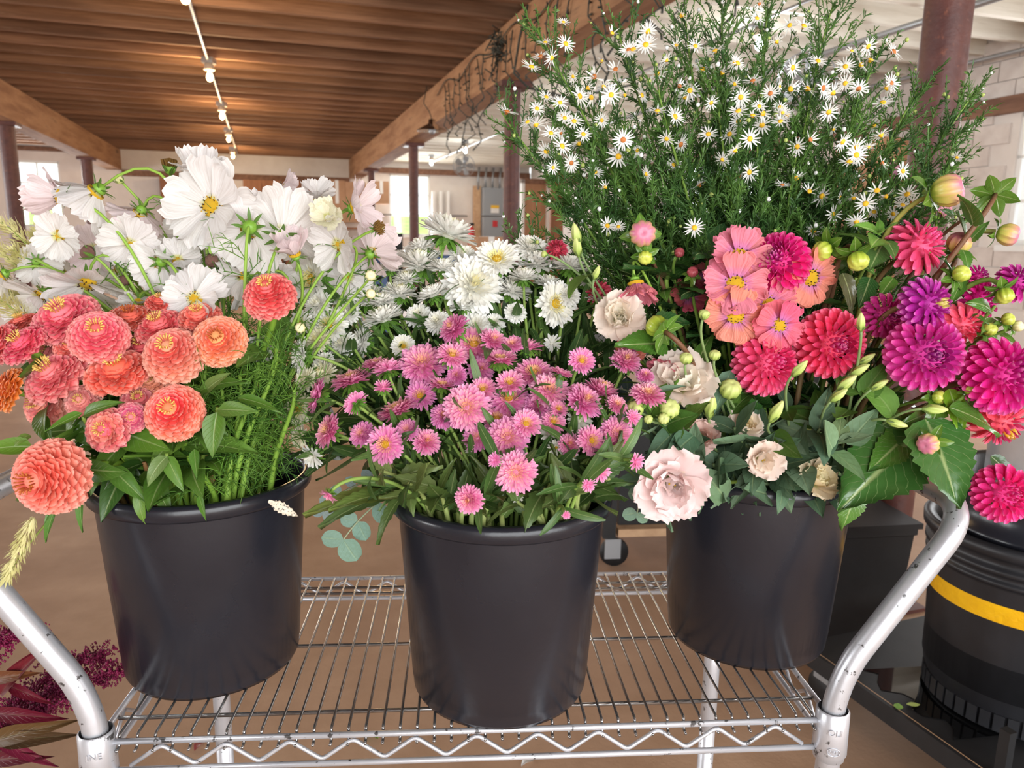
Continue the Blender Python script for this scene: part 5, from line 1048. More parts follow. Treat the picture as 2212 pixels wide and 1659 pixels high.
# ---- dahlias: x, y, width px, facing, forward distance, centre colour, outer colour, label, options
DM, DPK, DCO, DPU, DV = S(214, 44, 140), S(240, 86, 150), S(242, 104, 136), S(176, 44, 150), S(158, 30, 116)
DAH = [
 (1682, 567, 134, (-.5, .42, .75), .95, DV, S(240, 44, 138), 'hot pink ball dahlia with dark side beside the top salmon cosmos', dict(n=150)),
 (1652, 784, 142, (.42, .2, .88), .92, S(222, 30, 118), S(244, 92, 138), 'coral pink ball dahlia below the lowest salmon cosmos', dict(n=150)),
 (1793, 742, 150, (.12, .05, .98), .92, S(190, 20, 112), S(244, 82, 118), 'rose red ball dahlia with a purple heart, facing straight out', dict(n=165)),
 (1981, 532, 124, (.45, .55, .6), .97, DPK, S(236, 84, 130), 'loose petalled pink dahlia crossed by a brown bud stem', dict(style=1, n=80)),
 (2000, 656, 112, (.5, .15, .85), .87, DPU, S(186, 44, 160), 'purple dahlia with a pale yellow eye on an olive stem', dict(style=1, n=110, ccol=S(230, 226, 120))),
 (1910, 682, 96, (.2, .1, .9), .93, DV, S(216, 60, 150), 'mauve pink dahlia half hidden behind the purple one', dict(n=85)),
 (1997, 764, 162, (-.02, .1, .99), .87, S(140, 20, 122), S(236, 70, 176), 'largest open magenta dahlia with a dark violet heart', dict(style=0, n=150)),
 (2076, 702, 96, (.25, -.3, .9), .93, S(240, 76, 110), S(244, 98, 124), 'coral rose dahlia squeezed above the big magenta pair', dict(style=1, n=75)),
 (2160, 812, 166, (.4, .32, .86), .86, S(150, 14, 110), S(238, 52, 162), 'magenta ball dahlia overlapping the picture edge above the silver pail', dict(n=155)),
 (2156, 908, 118, (.25, -.55, .75), .9, S(170, 40, 120), S(238, 86, 104), 'flat coral dahlia turned down over the silver pail', dict(style=1, n=85, ccol=S(230, 190, 60))),
 (2166, 1066, 126, (.05, .25, .93), .87, S(226, 40, 130), S(240, 62, 150), 'lowest bright pink dahlia beside the bent cart handle', dict(n=130)),
 (1968, 1002, 84, (.5, -.2, .8), .93, DCO, S(228, 84, 124), 'pink dahlia hiding behind the big serrated leaves', dict(style=1, n=60)),
 (2113, 648, 92, (.35, .2, .8), .97, DV, S(226, 34, 150), 'deep magenta dahlia behind the brown bud stems', dict(n=80)),
 (2196, 610, 84, (.3, .5, .7), .95, S(130, 14, 110), S(196, 40, 150), 'dark magenta dahlia at the picture edge by the block wall', dict(style=1, n=80)),
 (2110, 598, 54, (.5, .5, .6), .99, DPU, S(224, 40, 150), 'small magenta dahlia tip before the white block wall', dict(n=60)),
 (2052, 830, 90, (.2, -.1, .8), .95, S(130, 14, 90), S(190, 30, 110), 'shaded dark dahlia between the two magenta giants', dict(n=70)),
 (1202, 540, 48, (-.2, .4, .8), 1.05, S(160, 30, 60), S(206, 62, 86), 'small crimson dahlia behind the far white asters', dict(style=1, n=60)),
 (1292, 634, 58, (-.4, .2, .8), 1.02, S(160, 30, 60), S(196, 66, 86), 'dusky red dahlia behind the cream lisianthus', dict(style=1, n=50)),
]
for x, y, w, f, Y, ci, co, l, o in DAH:
    p = P(x, y, Y); dahlia(p, D(w, p), f, ci, co, l, mouth=(min(.85, (x - 1620) / 420), .1 if Y > .93 else -.35), **o)
# ---- salmon cosmos
SAL, SAO, SHP = S(240, 142, 166), S(242, 152, 132), S(240, 106, 144)
for x, y, w, f, Y, c_, l, o in [
 (1593, 557, 142, (-.05, .2, .97), .95, SAL, 'uppermost frilly salmon cosmos beside the hot pink dahlia', {}),
 (1585, 618, 148, (.0, .3, .95), .935, SAL, 'second frilly salmon cosmos with dark dotted eye', {}),
 (1586, 681, 132, (-.05, .12, .98), .92, SAO, 'peach orange frilly cosmos, lowest of the salmon stack', dict(cup=.05)),
 (1655, 660, 128, (.1, .2, .96), .94, S(238, 130, 160), 'pale salmon cosmos tucked behind the bright pink one', {}),
 (1680, 703, 112, (.1, .1, .98), .91, SHP, 'bright pink cosmos with clear yellow eye above the coral dahlia', dict(cup=.1)),
 (1745, 599, 132, (.35, .05, .92), .95, SAO, 'salmon cosmos with torn petals crossed by a brown stem', dict(cup=.05)),
 (1372, 606, 118, (.15, -.8, .3), .95, SAL, 'drooping salmon cosmos over the cream lisianthus', dict(cup=.7)),
 (1362, 758, 80, (-.2, .3, .8), .95, SAO, 'small salmon cosmos behind the glossy pointed leaf', dict(cup=.6)),
 (1448, 782, 100, (-.45, -.55, .4), .93, SAL, 'salmon cosmos hanging over the cream lisianthus petals', dict(cup=.6)),
 (1484, 642, 90, (.0, .2, .8), 1.02, S(206, 84, 116), 'shaded rose cosmos behind the salmon stack', dict(cup=.5)),
 (1912, 376, 66, (.5, .3, -.5), 1.12, S(238, 176, 214), 'pale lilac cosmos petal tip among the daisies', dict(cup=.9, n=5)),
 (2022, 470, 82, (.2, .4, -.5), 1.08, S(242, 176, 200), 'pale pink cosmos behind the tall brown bud stem', dict(cup=.8, n=6)),
 (1520, 600, 70, (-.1, .3, .8), 1.02, S(196, 90, 126), 'dusky rose cosmos peeping behind the uppermost salmon one', dict(cup=.6))]:
    p = P(x, y, Y); o = dict(o); o.setdefault('cup', .2); cosmos(p, D(w, p), f, l, c_, kind='s', bk=2, mouth=((x - 1620) / 340, -.1), pmw=1.1, **o)
# ---- lisianthus
CR_, CRP, PK, PKL = S(250, 246, 230), S(249, 234, 222), S(250, 226, 224), S(252, 240, 238)
for x, y, w, f, Y, ca, cb, l, o in [
 (1337, 684, 108, (-.15, .35, .9), .93, CRP, CR_, 'cream double lisianthus beneath the drooping salmon cosmos', dict(eye=False)),
 (1474, 822, 138, (-.1, .6, .6), .9, CRP, CR_, 'wide cream lisianthus behind slim grey stems', {}),
 (1452, 1050, 158, (-.02, -.05, 1), .84, PK, PKL, 'big frilly blush lisianthus hanging over the third bucket rim', dict(leaves=1)),
 (1650, 992, 94, (.1, .2, .96), .88, S(246, 228, 216), CR_, 'cup shaped cream blush lisianthus with dark yellow eye', dict(rings=((6, .75, 1.0), (5, 1.05, .85)))),
 (1768, 1034, 92, (.3, .5, .55), .89, S(240, 222, 190), S(240, 232, 190), 'buttery lisianthus seen side-on by the serrated leaf', {}),
 (1515, 942, 78, (-.2, .2, .9), .91, S(238, 206, 196), S(230, 190, 176), 'wilted blush lisianthus behind the slim stems', dict(eye=False)),
 (1612, 917, 76, (.1, .6, .6), .92, CRP, S(240, 224, 180), 'small cream lisianthus under the coral ball dahlia', dict(eye=False))]:
    p = P(x, y, Y); lisianthus(p, D(w, p), f, ca, cb, l, mouth=((x - 1630) / 240, -.6), **o)
for x, y, w, f, Y, sh, l in [
 (1482, 775, 30, (0, .9, .4), .88, 'c', 'lime lisianthus bud directly above the wide cream bloom'), (1544, 768, 27, (0, .9, .3), .88, 'c', 'lime lisianthus bud under the peach orange cosmos'),
 (1577, 842, 50, (.05, .8, .5), .9, 'c', 'fat lime lisianthus bud just under the coral ball dahlia'), (1446, 884, 48, (-.1, .6, .75), .87, 'c', 'folded lime lisianthus bud beside the pink asters'),
 (1535, 880, 34, (0, .95, .3), .9, 'l', 'tall smooth lime lisianthus bud in the middle of the stems'), (1373, 884, 40, (-.6, .5, .6), .86, 'c', 'yellow green lisianthus bud among the outer pink asters'),
 (1401, 906, 22, (-.5, .4, .7), .86, 'c', 'smallest lime bud near the outer pink asters'), (1434, 904, 28, (-.3, .2, .9), .86, 'c', 'opening lime bud beneath the folded one'),
 (1726, 797, 26, (.5, .75, .3), .88, 'l', 'pointed lime bud between the two coral dahlias'), (1676, 891, 32, (.3, .9, .3), .87, 'l', 'upright lime bud over the cup shaped lisianthus'),
 (1811, 855, 24, (.6, .7, .3), .88, 'l', 'lower of the slanted lime buds under the rose red dahlia'), (1828, 828, 28, (.6, .7, .3), .885, 'l', 'middle slanted lime bud under the rose red dahlia'),
 (1856, 800, 25, (.7, .6, .3), .89, 'l', 'third slanted lime bud below the olive dahlia stem'), (1871, 776, 22, (.7, .6, .3), .895, 'l', 'highest slanted lime bud touching the olive dahlia stem'),
 (1899, 832, 22, (.7, .6, .3), .885, 'l', 'lime bud at the far end of the slanted cluster'), (1860, 697, 24, (-.2, .95, .2), .87, 'l', 'slim lime bud right of the rose red dahlia'),
 (1521, 680, 26, (.2, .95, .2), .88, 'c', 'single lime bud left of the peach orange cosmos'), (2018, 884, 28, (.95, .05, .3), .86, 'l', 'long lime bud lying level under the largest magenta dahlia'),
 (1936, 914, 24, (.9, -.2, .4), .86, 'l', 'level lime bud below the long one'), (1245, 508, 28, (-.25, .95, .2), .98, 'l', 'upper long green bud before the white wall and daisies'),
 (1247, 534, 26, (-.2, .95, .2), .98, 'l', 'lower long green bud before the daisies'), (1742, 925, 30, (.1, .7, .5), .93, 'c', 'shaded yellow bud behind the slanted stems'), (1288, 590, 18, (.3, .9, .2), .96, 'l', 'tiny lime bud right of the white asters'), (1176, 549, 16, (-.9, .2, .3), .99, 'c', 'small green bud above the side-on white asters')]:
    p = P(x, y, Y); bud(p, D(w, p), f, l, 'budlime', 2, 'lisianthus_bud', 'bud', sh, 5, .5, S(128, 158, 84), mouth=((x - 1630) / 300, -.55 if Y < .92 else .0), color=jit(S(126, 150, 96)), group='lisianthus buds in the third bucket', nod=.15, leaves=1, leafset_=LL)
# ---- dahlia buds
BR_ = S(116, 82, 58)
for x, y, w, f, Y, mt, sep, sl, l, col in [
 (1388, 505, 62, (-.1, .1, .98), .95, 'buddahlia', 4, .7, 'round pink and yellow dahlia bud facing out under the daisies', BR_),
 (2046, 412, 76, (.75, .3, .45), .95, 'buddahlia', 6, .85, 'tallest plump dahlia bud blushing pink against the rusty column', S(150, 146, 70)),
 (2152, 414, 40, (.5, .4, -.7), .97, 'budyellow', 6, 1.2, 'star of green sepals on a brown stem before the white wall', BR_),
 (2177, 506, 52, (.75, -.2, .5), .95, 'buddahlia', 5, .6, 'yellow pink dahlia bud nodding at the picture edge', S(140, 140, 70)),
 (2072, 526, 54, (-.1, .9, .3), .98, 'buddahlia', 6, .7, 'broad flat dahlia bud behind the brown slanting stem', BR_),
 (1853, 563, 48, (.1, -.75, .6), .93, 'budyellow', 6, .9, 'shiny yellow green dahlia bud hanging upside down', BR_),
 (1777, 541, 46, (-.7, -.3, .4), .95, 'budyellow', 6, .9, 'yellow green dahlia bud above the torn salmon cosmos', BR_),
 (1420, 706, 52, (-.5, .3, -.6), .9, 'budyellow', 6, .9, 'bright green dahlia bud over the glossy pointed leaf', BR_),
 (2006, 958, 50, (-.75, -.1, .6), .84, 'buddahlia', 5, .7, 'yellow pink dahlia bud in front of the big serrated leaf', S(126, 150, 60)),
 (2106, 464, 28, (.3, .3, .8), .97, 'budyellow', 6, .6, 'little green dahlia bud under the star of sepals', BR_),
 (2076, 592, 40, (.2, .5, .7), .93, 'budyellow', 6, .8, 'green dahlia bud behind the purple dahlia', BR_),
 (2170, 638, 40, (.1, -.7, .5), .9, 'budyellow', 6, .9, 'green dahlia bud bowing on a hooked stem', S(116, 140, 60)),
 (2177, 690, 30, (.2, .6, .7), .9, 'budyellow', 5, .7, 'round green dahlia bud near the picture edge', S(116, 140, 60)),
 (2138, 712, 32, (-.1, .6, .7), .91, 'budyellow', 5, .8, 'green dahlia bud left of the round one', S(116, 140, 60)),
 (2096, 842, 30, (.3, .8, .4), .86, 'budyellow', 5, .7, 'light green dahlia bud between the two magenta giants', S(116, 150, 60)),
 (2028, 858, 32, (.3, .3, .8), .88, 'budyellow', 6, .9, 'green dahlia bud beneath the largest magenta dahlia', S(116, 150, 60)),
 (2198, 705, 26, (.4, .4, .7), .9, 'budcream', 5, .7, 'cream green bud touching the picture edge', S(116, 150, 60)),
 (1467, 546, 24, (.2, .5, .8), .98, 'budred', 5, .4, 'dark red unopened bud left of the salmon cosmos', S(126, 160, 70)),
 (1496, 588, 26, (-.1, .6, .7), .96, 'budred', 6, .8, 'rosy unopened bud beside the salmon cosmos', S(126, 160, 70)),
 (1394, 556, 34, (-.1, -.4, .8), .95, 'budyellow', 6, .9, 'green dahlia bud beneath the round pink and yellow one', BR_)]:
    p = P(x, y, Y); bud(p, D(w, p), f, l, mt, 2, 'dahlia_bud', 'bud', 'c', sep, sl, S(98, 146, 48), mouth=((x - 1640) / 420, .1), color=jit(col), group='dahlia buds in the third bucket', big=True, r=.003 if w > 36 else .002, nod=.2, leaves=1)
# ---- dahlia foliage shoots with large glossy leaves; leaf tips given as picture points
def leafshoot(label, base_px, tip_px, Ya, Yb, leaves_, bk=2, mouth=(.6, -.3), set_=None, nm='dahlia_shoot', col=None, group=None):
    pa = P(*base_px, Ya); s = Stem(nm, label, 'shoot', group, pa, np.array(fvec((.2, .8, .3))), bk, mouth, .003, .15, col or jit(S(116, 140, 58)), .002)
    for (bx, by, bY), (tx, ty, tY), wsc, c_, var in leaves_:
        a, b = P(bx, by, bY), P(tx, ty, tY); d = b - a; L_ = np.linalg.norm(d); up = np.array([0, -.75, .66])
        s.add('leaf', (set_ or LD)[var], leafmw(a, d, up, L_, wsc), jit(c_, .06))
    return s
G1, G2, G3, G4 = S(66, 116, 50), S(84, 136, 50), S(52, 98, 46), S(112, 158, 62)
leafshoot('dahlia shoot with two huge serrated glossy leaves beside the cart handle', (2010, 900), None, .88, .86, [((2000, 905, .87), (2092, 1090, .8), 1.35, G1, 0), ((1990, 930, .9), (1815, 1098, .84), 1.15, G1, 2), ((1985, 930, .92), (1985, 1066, .9), 1.0, G2, 1), ((1960, 940, .9), (1884, 1010, .86), 1.0, G2, 0), ((2050, 880, .86), (2196, 926, .84), .7, G2, 1), ((2140, 985, .9), (2215, 1052, .88), .8, G3, 0), ((1850, 1050, .87), (1826, 1152, .85), 1.1, G2, 1)])
leafshoot('dahlia shoot with a bright yellow green leaf fan under the magenta pair', (2060, 860), None, .89, .87, [((2050, 840, .88), (2090, 945, .85), .8, S(124, 174, 40), 0), ((2040, 850, .89), (2010, 930, .86), .9, S(106, 156, 44), 1), ((2070, 850, .88), (2120, 900, .87), .8, G2, 2)])
leafshoot('dahlia shoot with one glossy pointed leaf above the pink asters', (1440, 735), None, .92, .9, [((1440, 742, .91), (1330, 742, .88), 1.05, G2, 2), ((1420, 700, .92), (1480, 740, .9), .9, G1, 1), ((1415, 690, .93), (1500, 690, .95), .8, G3, 0)], mouth=(-.3, -.2))
leafshoot('dahlia shoot with pale green crown leaves behind the loose pink dahlia', (1900, 520), None, .96, .95, [((1900, 505, .96), (1858, 476, .93), .7, S(120, 176, 70), 0), ((1900, 505, .96), (1938, 478, .93), .75, S(120, 176, 70), 2), ((1900, 505, .96), (1905, 462, .97), .7, S(110, 166, 64), 1), ((1900, 515, .95), (1890, 520, .9), .9, S(130, 186, 76), 0), ((1915, 520, .96), (1940, 545, .93), 1.2, S(84, 122, 58), 1), ((1905, 530, .97), (1880, 580, .94), 1.2, S(90, 130, 66), 2)], mouth=(.4, .3))
leafshoot('dahlia shoot with dark leaf backs behind the rose red dahlia', (1850, 600), None, .96, .95, [((1820, 590, .95), (1860, 680, .92), .7, S(92, 96, 60), 1), ((1880, 600, .96), (1860, 660, .93), .9, G3, 0), ((1930, 600, .97), (1900, 640, .95), .9, G2, 2), ((1960, 620, .97), (1990, 590, .95), .9, G3, 1), ((1890, 590, .96), (1850, 560, .94), .7, G2, 0)], mouth=(.4, .2))
leafshoot('dahlia shoot with two pointed leaves before the white wall', (2090, 510), None, .97, .96, [((2086, 512, .97), (2072, 456, .95), 1.0, S(80, 126, 70), 2), ((2095, 520, .97), (2135, 478, .95), .8, G2, 0), ((2060, 470, .97), (2045, 445, .96), .9, G3, 1), ((2080, 540, .96), (2100, 575, .93), .9, G2, 1), ((2060, 600, .95), (2045, 560, .93), .8, G3, 2), ((2080, 600, .95), (2060, 650, .92), .7, G2, 0)], mouth=(.7, .2))
leafshoot('dahlia shoot with small leaves at the picture edge under the hooked bud', (2150, 660), None, .93, .92, [((2150, 655, .92), (2180, 610, .9), .8, G2, 0), ((2140, 670, .92), (2110, 640, .9), .9, G2, 1), ((2150, 690, .92), (2120, 720, .9), .8, G4, 2), ((2160, 720, .92), (2200, 740, .9), .8, G4, 0), ((2100, 680, .92), (2140, 690, .9), .8, G2, 1)], mouth=(.8, -.1))
for i, (x, y) in enumerate([(1530, 560), (1440, 600), (1560, 730), (1690, 650), (1850, 760), (1740, 850), (1910, 860), (1800, 900), (1480, 690), (1640, 870)]):
    p = P(x, y, 1.0 + .012 * (i % 3)); s = Stem('dahlia_shoot', ['dark leafy dahlia shoot deep behind the salmon cosmos', 'dark leafy dahlia shoot behind the drooping salmon cosmos', 'dark leafy dahlia shoot under the peach cosmos', 'dark leafy dahlia shoot between hot pink dahlia and salmon cosmos', 'dark leafy dahlia shoot below the mauve dahlia', 'dark leafy dahlia shoot beneath the rose red dahlia', 'dark leafy dahlia shoot under the largest magenta dahlia', 'dark leafy dahlia shoot behind the slanted lime buds', 'dark leafy dahlia shoot above the wide cream lisianthus', 'dark leafy dahlia shoot beneath the coral ball dahlia'][i], 'shoot', None, p, np.array(fvec((.1, .9, .2))), 2, None, .003, .1)
    s.leaves(LD, [.35, .55, .7, .85, .97], .085, .45, 1.0, [G1, G3, S(48, 88, 44)], pair=True)
# ---- lisianthus leafy stems over the third rim
for i in range(26):
    x = 1395 + 400 * (i + .5) / 26; y = 1000 + 46 * math.sin(i * 2.1) + (0 if i % 4 else -80); p = P(x, y, .9 + .03 * (i % 3)); a = -2.7 + 2.3 * i / 25
    s = Stem('lisianthus_shoot', 'grey green leafy lisianthus shoot over the third rim, %s from the asters' % ORD[i], 'shoot', 'leafy lisianthus stems at the third rim', p, fvec((math.cos(a) * .5, .85, .35)), 2, (math.cos(a) * .95, math.sin(a) * .95), .0024, .2, jit(S(120, 144, 100)), .0018)
    s.leaves(LL, [.12, .4, .68, .9], .058, .7, 1.0, [S(92, 126, 94), S(108, 142, 108), S(80, 112, 80), S(120, 152, 116)], pair=True)
leafshoot('lisianthus stem with three broad pale leaves beside the slanted buds', (1800, 960), None, .88, .86, [((1800, 975, .87), (1765, 905, .85), 1.25, S(132, 166, 120), 2), ((1800, 975, .87), (1872, 1030, .82), .75, S(126, 166, 110), 0), ((1805, 960, .88), (1830, 890, .88), 1.1, S(116, 142, 92), 1), ((1830, 960, .88), (1900, 880, .88), 1.0, S(104, 138, 100), 0), ((1810, 950, .88), (1890, 945, .86), .6, S(122, 150, 110), 2)], mouth=(.5, -.5), set_=LL, nm='lisianthus_shoot')
leafshoot('lisianthus stem with broad leaves under the blush frilly bloom', (1560, 1040), None, .9, .89, [((1560, 1040, .9), (1540, 985, .87), 1.2, S(104, 138, 98), 2), ((1565, 1080, .89), (1540, 1010, .86), 1.1, S(116, 150, 108), 1), ((1660, 1070, .9), (1620, 1050, .86), 1.2, S(100, 134, 100), 0), ((1690, 1040, .9), (1750, 1060, .88), 1.0, S(96, 130, 94), 2), ((1690, 1060, .89), (1690, 1098, .86), .9, S(100, 136, 100), 1), ((1500, 940, .9), (1440, 990, .86), 1.0, S(88, 124, 92), 0), ((1460, 930, .9), (1400, 980, .86), .8, S(84, 120, 88), 1), ((1580, 800, .92), (1540, 900, .9), .7, S(100, 134, 104), 2), ((1420, 845, .87), (1480, 830, .86), .45, S(110, 140, 110), 0)], mouth=(-.3, -.7), set_=LL, nm='lisianthus_shoot')

# ---- heath aster: tall needle-leaved sprays with little daisies
HR = []
for seed in range(4):
    m = MB(); rs = random.Random(seed); n = (17, 15, 18, 14)[seed]
    for k in range(n):
        p_, uv = sheet(rs.uniform(.82, 1.02), .17, 3, 4, narrow, .5, rs.uniform(-.3, .3), seed=k); mm = RZ(2 * PI * (k + rs.uniform(-.25, .25)) / n) @ T(0, .16, 0) @ RX(rs.uniform(-.05, .3)); m.grid([mm @ Vector(q) for q in p_], 3, 4, 0, uv)
    HR.append(m.mesh('ray_petals', 'hray'))
m = MB(); rs = random.Random(9)
for k in range(9):
    p_, uv = sheet(.9, .16, 3, 4, narrow, .5, .2, seed=k); mm = RZ(2 * PI * (k + rs.uniform(-.4, .4)) / 9) @ T(0, .14, 0) @ RX(rs.uniform(.3, 1.2)); m.grid([mm @ Vector(q) for q in p_], 3, 4, 0, uv)
HR.append(m.mesh('ray_petals', 'hray'))
HD = [MB().lathe([(.0, -.22), (.12, -.2), (.2, -.02), (.27, .02), (.25, .1), (.15, .17), (0, .19)], 10).mesh('blossom_disc', x) for x in ('hdisc', 'hdiscb')]
SPR = [  # tip px, forward distance, mouth, label
 (1160, 62, 1.16, (-.7, .3), 'daisy spray reaching furthest toward the timber beam'), (1082, 240, 1.12, (-.8, 0), 'lowest daisy spray arching out across the red column'), (1335, 66, 1.18, (-.5, .4), 'daisy spray crossing the underside of the beam'),
 (1420, 180, 1.1, (-.3, .0), 'daisy spray with the thickest straight stalk'), (1480, 30, 1.2, (-.2, .5), 'daisy spray rising to the picture top above the beam'), (1560, 0, 1.16, (-.1, .3), 'tall daisy spray beside the glaring cool bulb'),
 (1550, 176, 1.1, (0, 0), 'upright daisy spray in the middle of the bush'), (1660, 20, 1.18, (.1, .5), 'daisy spray crossing in front of the glaring bulb'), (1800, 10, 1.2, (.3, .5), 'daisy spray bowing over the silver fan toward the ceiling'),
 (1760, 180, 1.14, (.2, .3), 'daisy spray full of blossoms below the silver fan'), (1900, 110, 1.18, (.4, .4), 'daisy spray with white buds close to the rusty column'), (1850, 250, 1.12, (.4, .2), 'daisy spray between the fan and the rusty column'),
 (1985, 190, 1.16, (.6, .3), 'leafy spray brushing the rusty column'), (2105, 200, 1.15, (.8, .2), 'outermost leafy spray crossing over the rusty column'), (2066, 342, 1.1, (.7, .0), 'drooping leafy spray ending in one daisy on the column'),
 (1950, 400, 1.08, (.5, -.1), 'low daisy spray thick with blossoms beside the tallest dahlia bud'), (1230, 330, 1.14, (-.6, .1), 'dense daisy spray just above the white asters'), (1260, 210, 1.18, (-.5, .3), 'bushy daisy spray right of the red column'),
 (1330, 300, 1.12, (-.4, .1), 'dark leafy spray behind the round dahlia bud'), (1640, 260, 1.12, (.1, .1), 'leafy spray filling the middle of the bush'), (1720, 340, 1.1, (.2, .0), 'leafy spray directly above the hot pink dahlia'), (1480, 330, 1.14, (-.2, .1), 'leafy spray filling the bush above the salmon cosmos'),
 (1215, 450, 1.1, (-.6, -.1), 'thin lacy spray beside the crimson dahlia'), (1115, 520, 1.12, (-.8, .1), 'short leafy sprig before the red column foot'), (1830, 400, 1.1, (.35, 0), 'leafy spray behind the hanging yellow bud'), (1400, 420, 1.16, (-.3, .2), 'shadowed leafy spray low in the bush'), (1600, 400, 1.16, (.0, .2), 'shadowed leafy spray at the heart of the bush'), (1300, 480, 1.16, (-.4, .2), 'shadowed leafy spray behind the long green buds'),
 (1350, 400, 1.22, (-.4, .6), 'shadowed leafy spray at the back, nearest the long green buds'), (1450, 380, 1.22, (-.2, .7), 'shadowed leafy spray at the back above the round dahlia bud'), (1540, 420, 1.23, (0, .7), 'shadowed leafy spray at the back above the uppermost salmon cosmos'), (1660, 400, 1.23, (.2, .7), 'shadowed leafy spray at the back above the hot pink ball dahlia'), (1760, 380, 1.22, (.4, .6), 'shadowed leafy spray at the back above the yellow green buds'), (1570, 250, 1.24, (.1, .7), 'shadowed leafy spray at the back, tallest of the shaded ones'), (1280, 380, 1.2, (-.6, .5), 'shadowed leafy spray at the back, furthest from the column')]
BL_ = [(1217, 48), (1222, 95), (1178, 92), (1192, 125), (1168, 122), (1148, 145), (1322, 72), (1300, 132), (1400, 68), (1473, 33), (1358, 108), (1368, 107), (1395, 97), (1405, 97), (1461, 98), (1502, 100), (1095, 242), (1140, 264), (1158, 270), (1210, 222), (1216, 250), (1238, 165), (1284, 166), (1304, 187), (1160, 235), (1180, 210), (1252, 208), (1190, 288), (1212, 288), (1220, 255), (1278, 210), (1214, 316), (1180, 328), (1250, 310), (1234, 352), (1195, 362), (1285, 372), (1240, 262), (1270, 190), (1320, 205), (1346, 302), (1336, 338), (1376, 325), (1350, 205), (1386, 206), (1420, 160), (1468, 186), (1490, 196), (1480, 212), (1536, 222), (1458, 252), (1456, 356), (1470, 312), (1396, 376), (1308, 404), (1312, 488), (1336, 490), (1500, 492), (1510, 400), (1530, 290), (1593, 137), (1586, 135), (1560, 158), (1587, 182), (1626, 175), (1595, 240), (1600, 210), (1576, 290), (1588, 325), (1635, 40), (1640, 8), (1706, 55), (1736, 57), (1678, 90), (1595, 262), (1626, 250), (1664, 202), (1684, 187), (1707, 193), (1745, 192), (1712, 146), (1767, 132), (1778, 190), (1800, 201), (1640, 230), (1686, 232), (1648, 245), (1790, 242), (1855, 192), (1907, 222), (1826, 180), (1800, 280), (1888, 272), (1903, 292), (1750, 302), (1722, 317), (1820, 306), (1850, 318), (1876, 318), (1620, 300), (1906, 352), (1950, 370), (1895, 412), (1914, 424), (1950, 443), (1815, 427), (1770, 462), (1800, 463), (1850, 480), (1757, 500), (1748, 414), (1776, 424), (1690, 400), (1844, 428), (1888, 458), (1960, 420), (1930, 462), (1870, 440), (1970, 440), (1840, 110), (1860, 140), (1880, 130), (1826, 144), (1915, 190), (1930, 112), (1875, 100), (1642, 268), (1646, 270), (1690, 244), (1700, 250), (1925, 180), (1835, 350), (1850, 335), (2067, 340), (1720, 385), (1686, 262), (1594, 380), (1618, 372), (1560, 345), (1440, 300), (1300, 260), (1260, 290), (1330, 150), (1440, 130), (1420, 240), (1518, 150), (1545, 110)]
st = []
for i, (x, y, Y, mth, l) in enumerate(SPR):
    p = P(x, y, Y); lean = (x - 1600) / 900
    s = Stem('heath_aster_spray', l, 'daisy', 'heath aster sprays in the third bucket', p, np.array(fvec((lean, .9, .05))), 2, mth, .0032, .18, jit(S(124, 158, 66)), .0011)
    m = MB(); rs = random.Random(100 + i); twigs = []
    dense = 1.0 if i not in (13, 14) else 1.2
    nb = int((54 if i < 28 else 74) * np.linalg.norm(s.p - s.mth) / .55)
    for k in range(nb):
        t = .22 + .78 * (k + rs.random()) / nb; a_ = s.at(t); tg = s.tan(t); q = Vector(tg).orthogonal().normalized(); q.rotate(Matrix.Rotation(rs.uniform(0, 6.28), 3, Vector(tg)))
        L_ = (.13 * (1 - t) ** .6 + .025) * rs.uniform(.5, 1.15); d = np.array(q) * .75 + tg * .65 + np.array([0, 0, .2]); d /= np.linalg.norm(d)
        e = a_ + d * L_ + np.array([0, 0, .012]); mid = a_ + d * L_ * .5 - np.array([0, 0, .004]); tw = bez(a_, a_ + d * L_ * .33, mid + (e - mid) * .4, e, 6); twigs.append((tw, i))
        m.tube(tw - s.base, np.linspace(.0011, .0006, 6), 3, cap=False)
        nn = int((20 + L_ * 640) * dense * (1.0 if t < .62 else .55))
        for j in range(nn):
            tt = rs.uniform(.02, 1); x_ = tt * 5; ii = min(4, int(x_)); b_ = tw[ii] + (tw[ii + 1] - tw[ii]) * (x_ - ii) - s.base
            dd = np.array([rs.gauss(0, 1), rs.gauss(0, 1), rs.gauss(.35, 1)]); dd /= np.linalg.norm(dd); dd = dd * .8 + d * .55; ll = rs.uniform(.007, .016) * (1.0 if t < .8 else .7)
            sd = np.cross(dd, [rs.gauss(0, 1), rs.gauss(0, 1), rs.gauss(0, 1)]); sd /= np.linalg.norm(sd) + 1e-9; sd *= .0009; mm_ = b_ + dd * ll * .55 + np.array([0, 0, .0012]); ee = b_ + dd * ll
            m.add([b_ - sd * .5, b_ + sd * .5, mm_ + sd, ee, mm_ - sd], [(0, 1, 2, 3, 4)])
    s.add('needle_foliage', m.mesh('needle_foliage', 'needle'), None, None, None, 'stuff', raw=True)
    s.buds = MB(); s.tw = MB(); st.append((s, twigs))
alltw = [(tw, s) for s, tws in st for tw, _ in tws]
ends = np.array([tw[-1] for tw, s in alltw]); dz = (ends - CAMP) @ FWD; ex = 1106 + FPX * ((ends - CAMP) @ RGT) / dz; ey = 829.5 - FPX * ((ends - CAMP) @ UPV) / dz
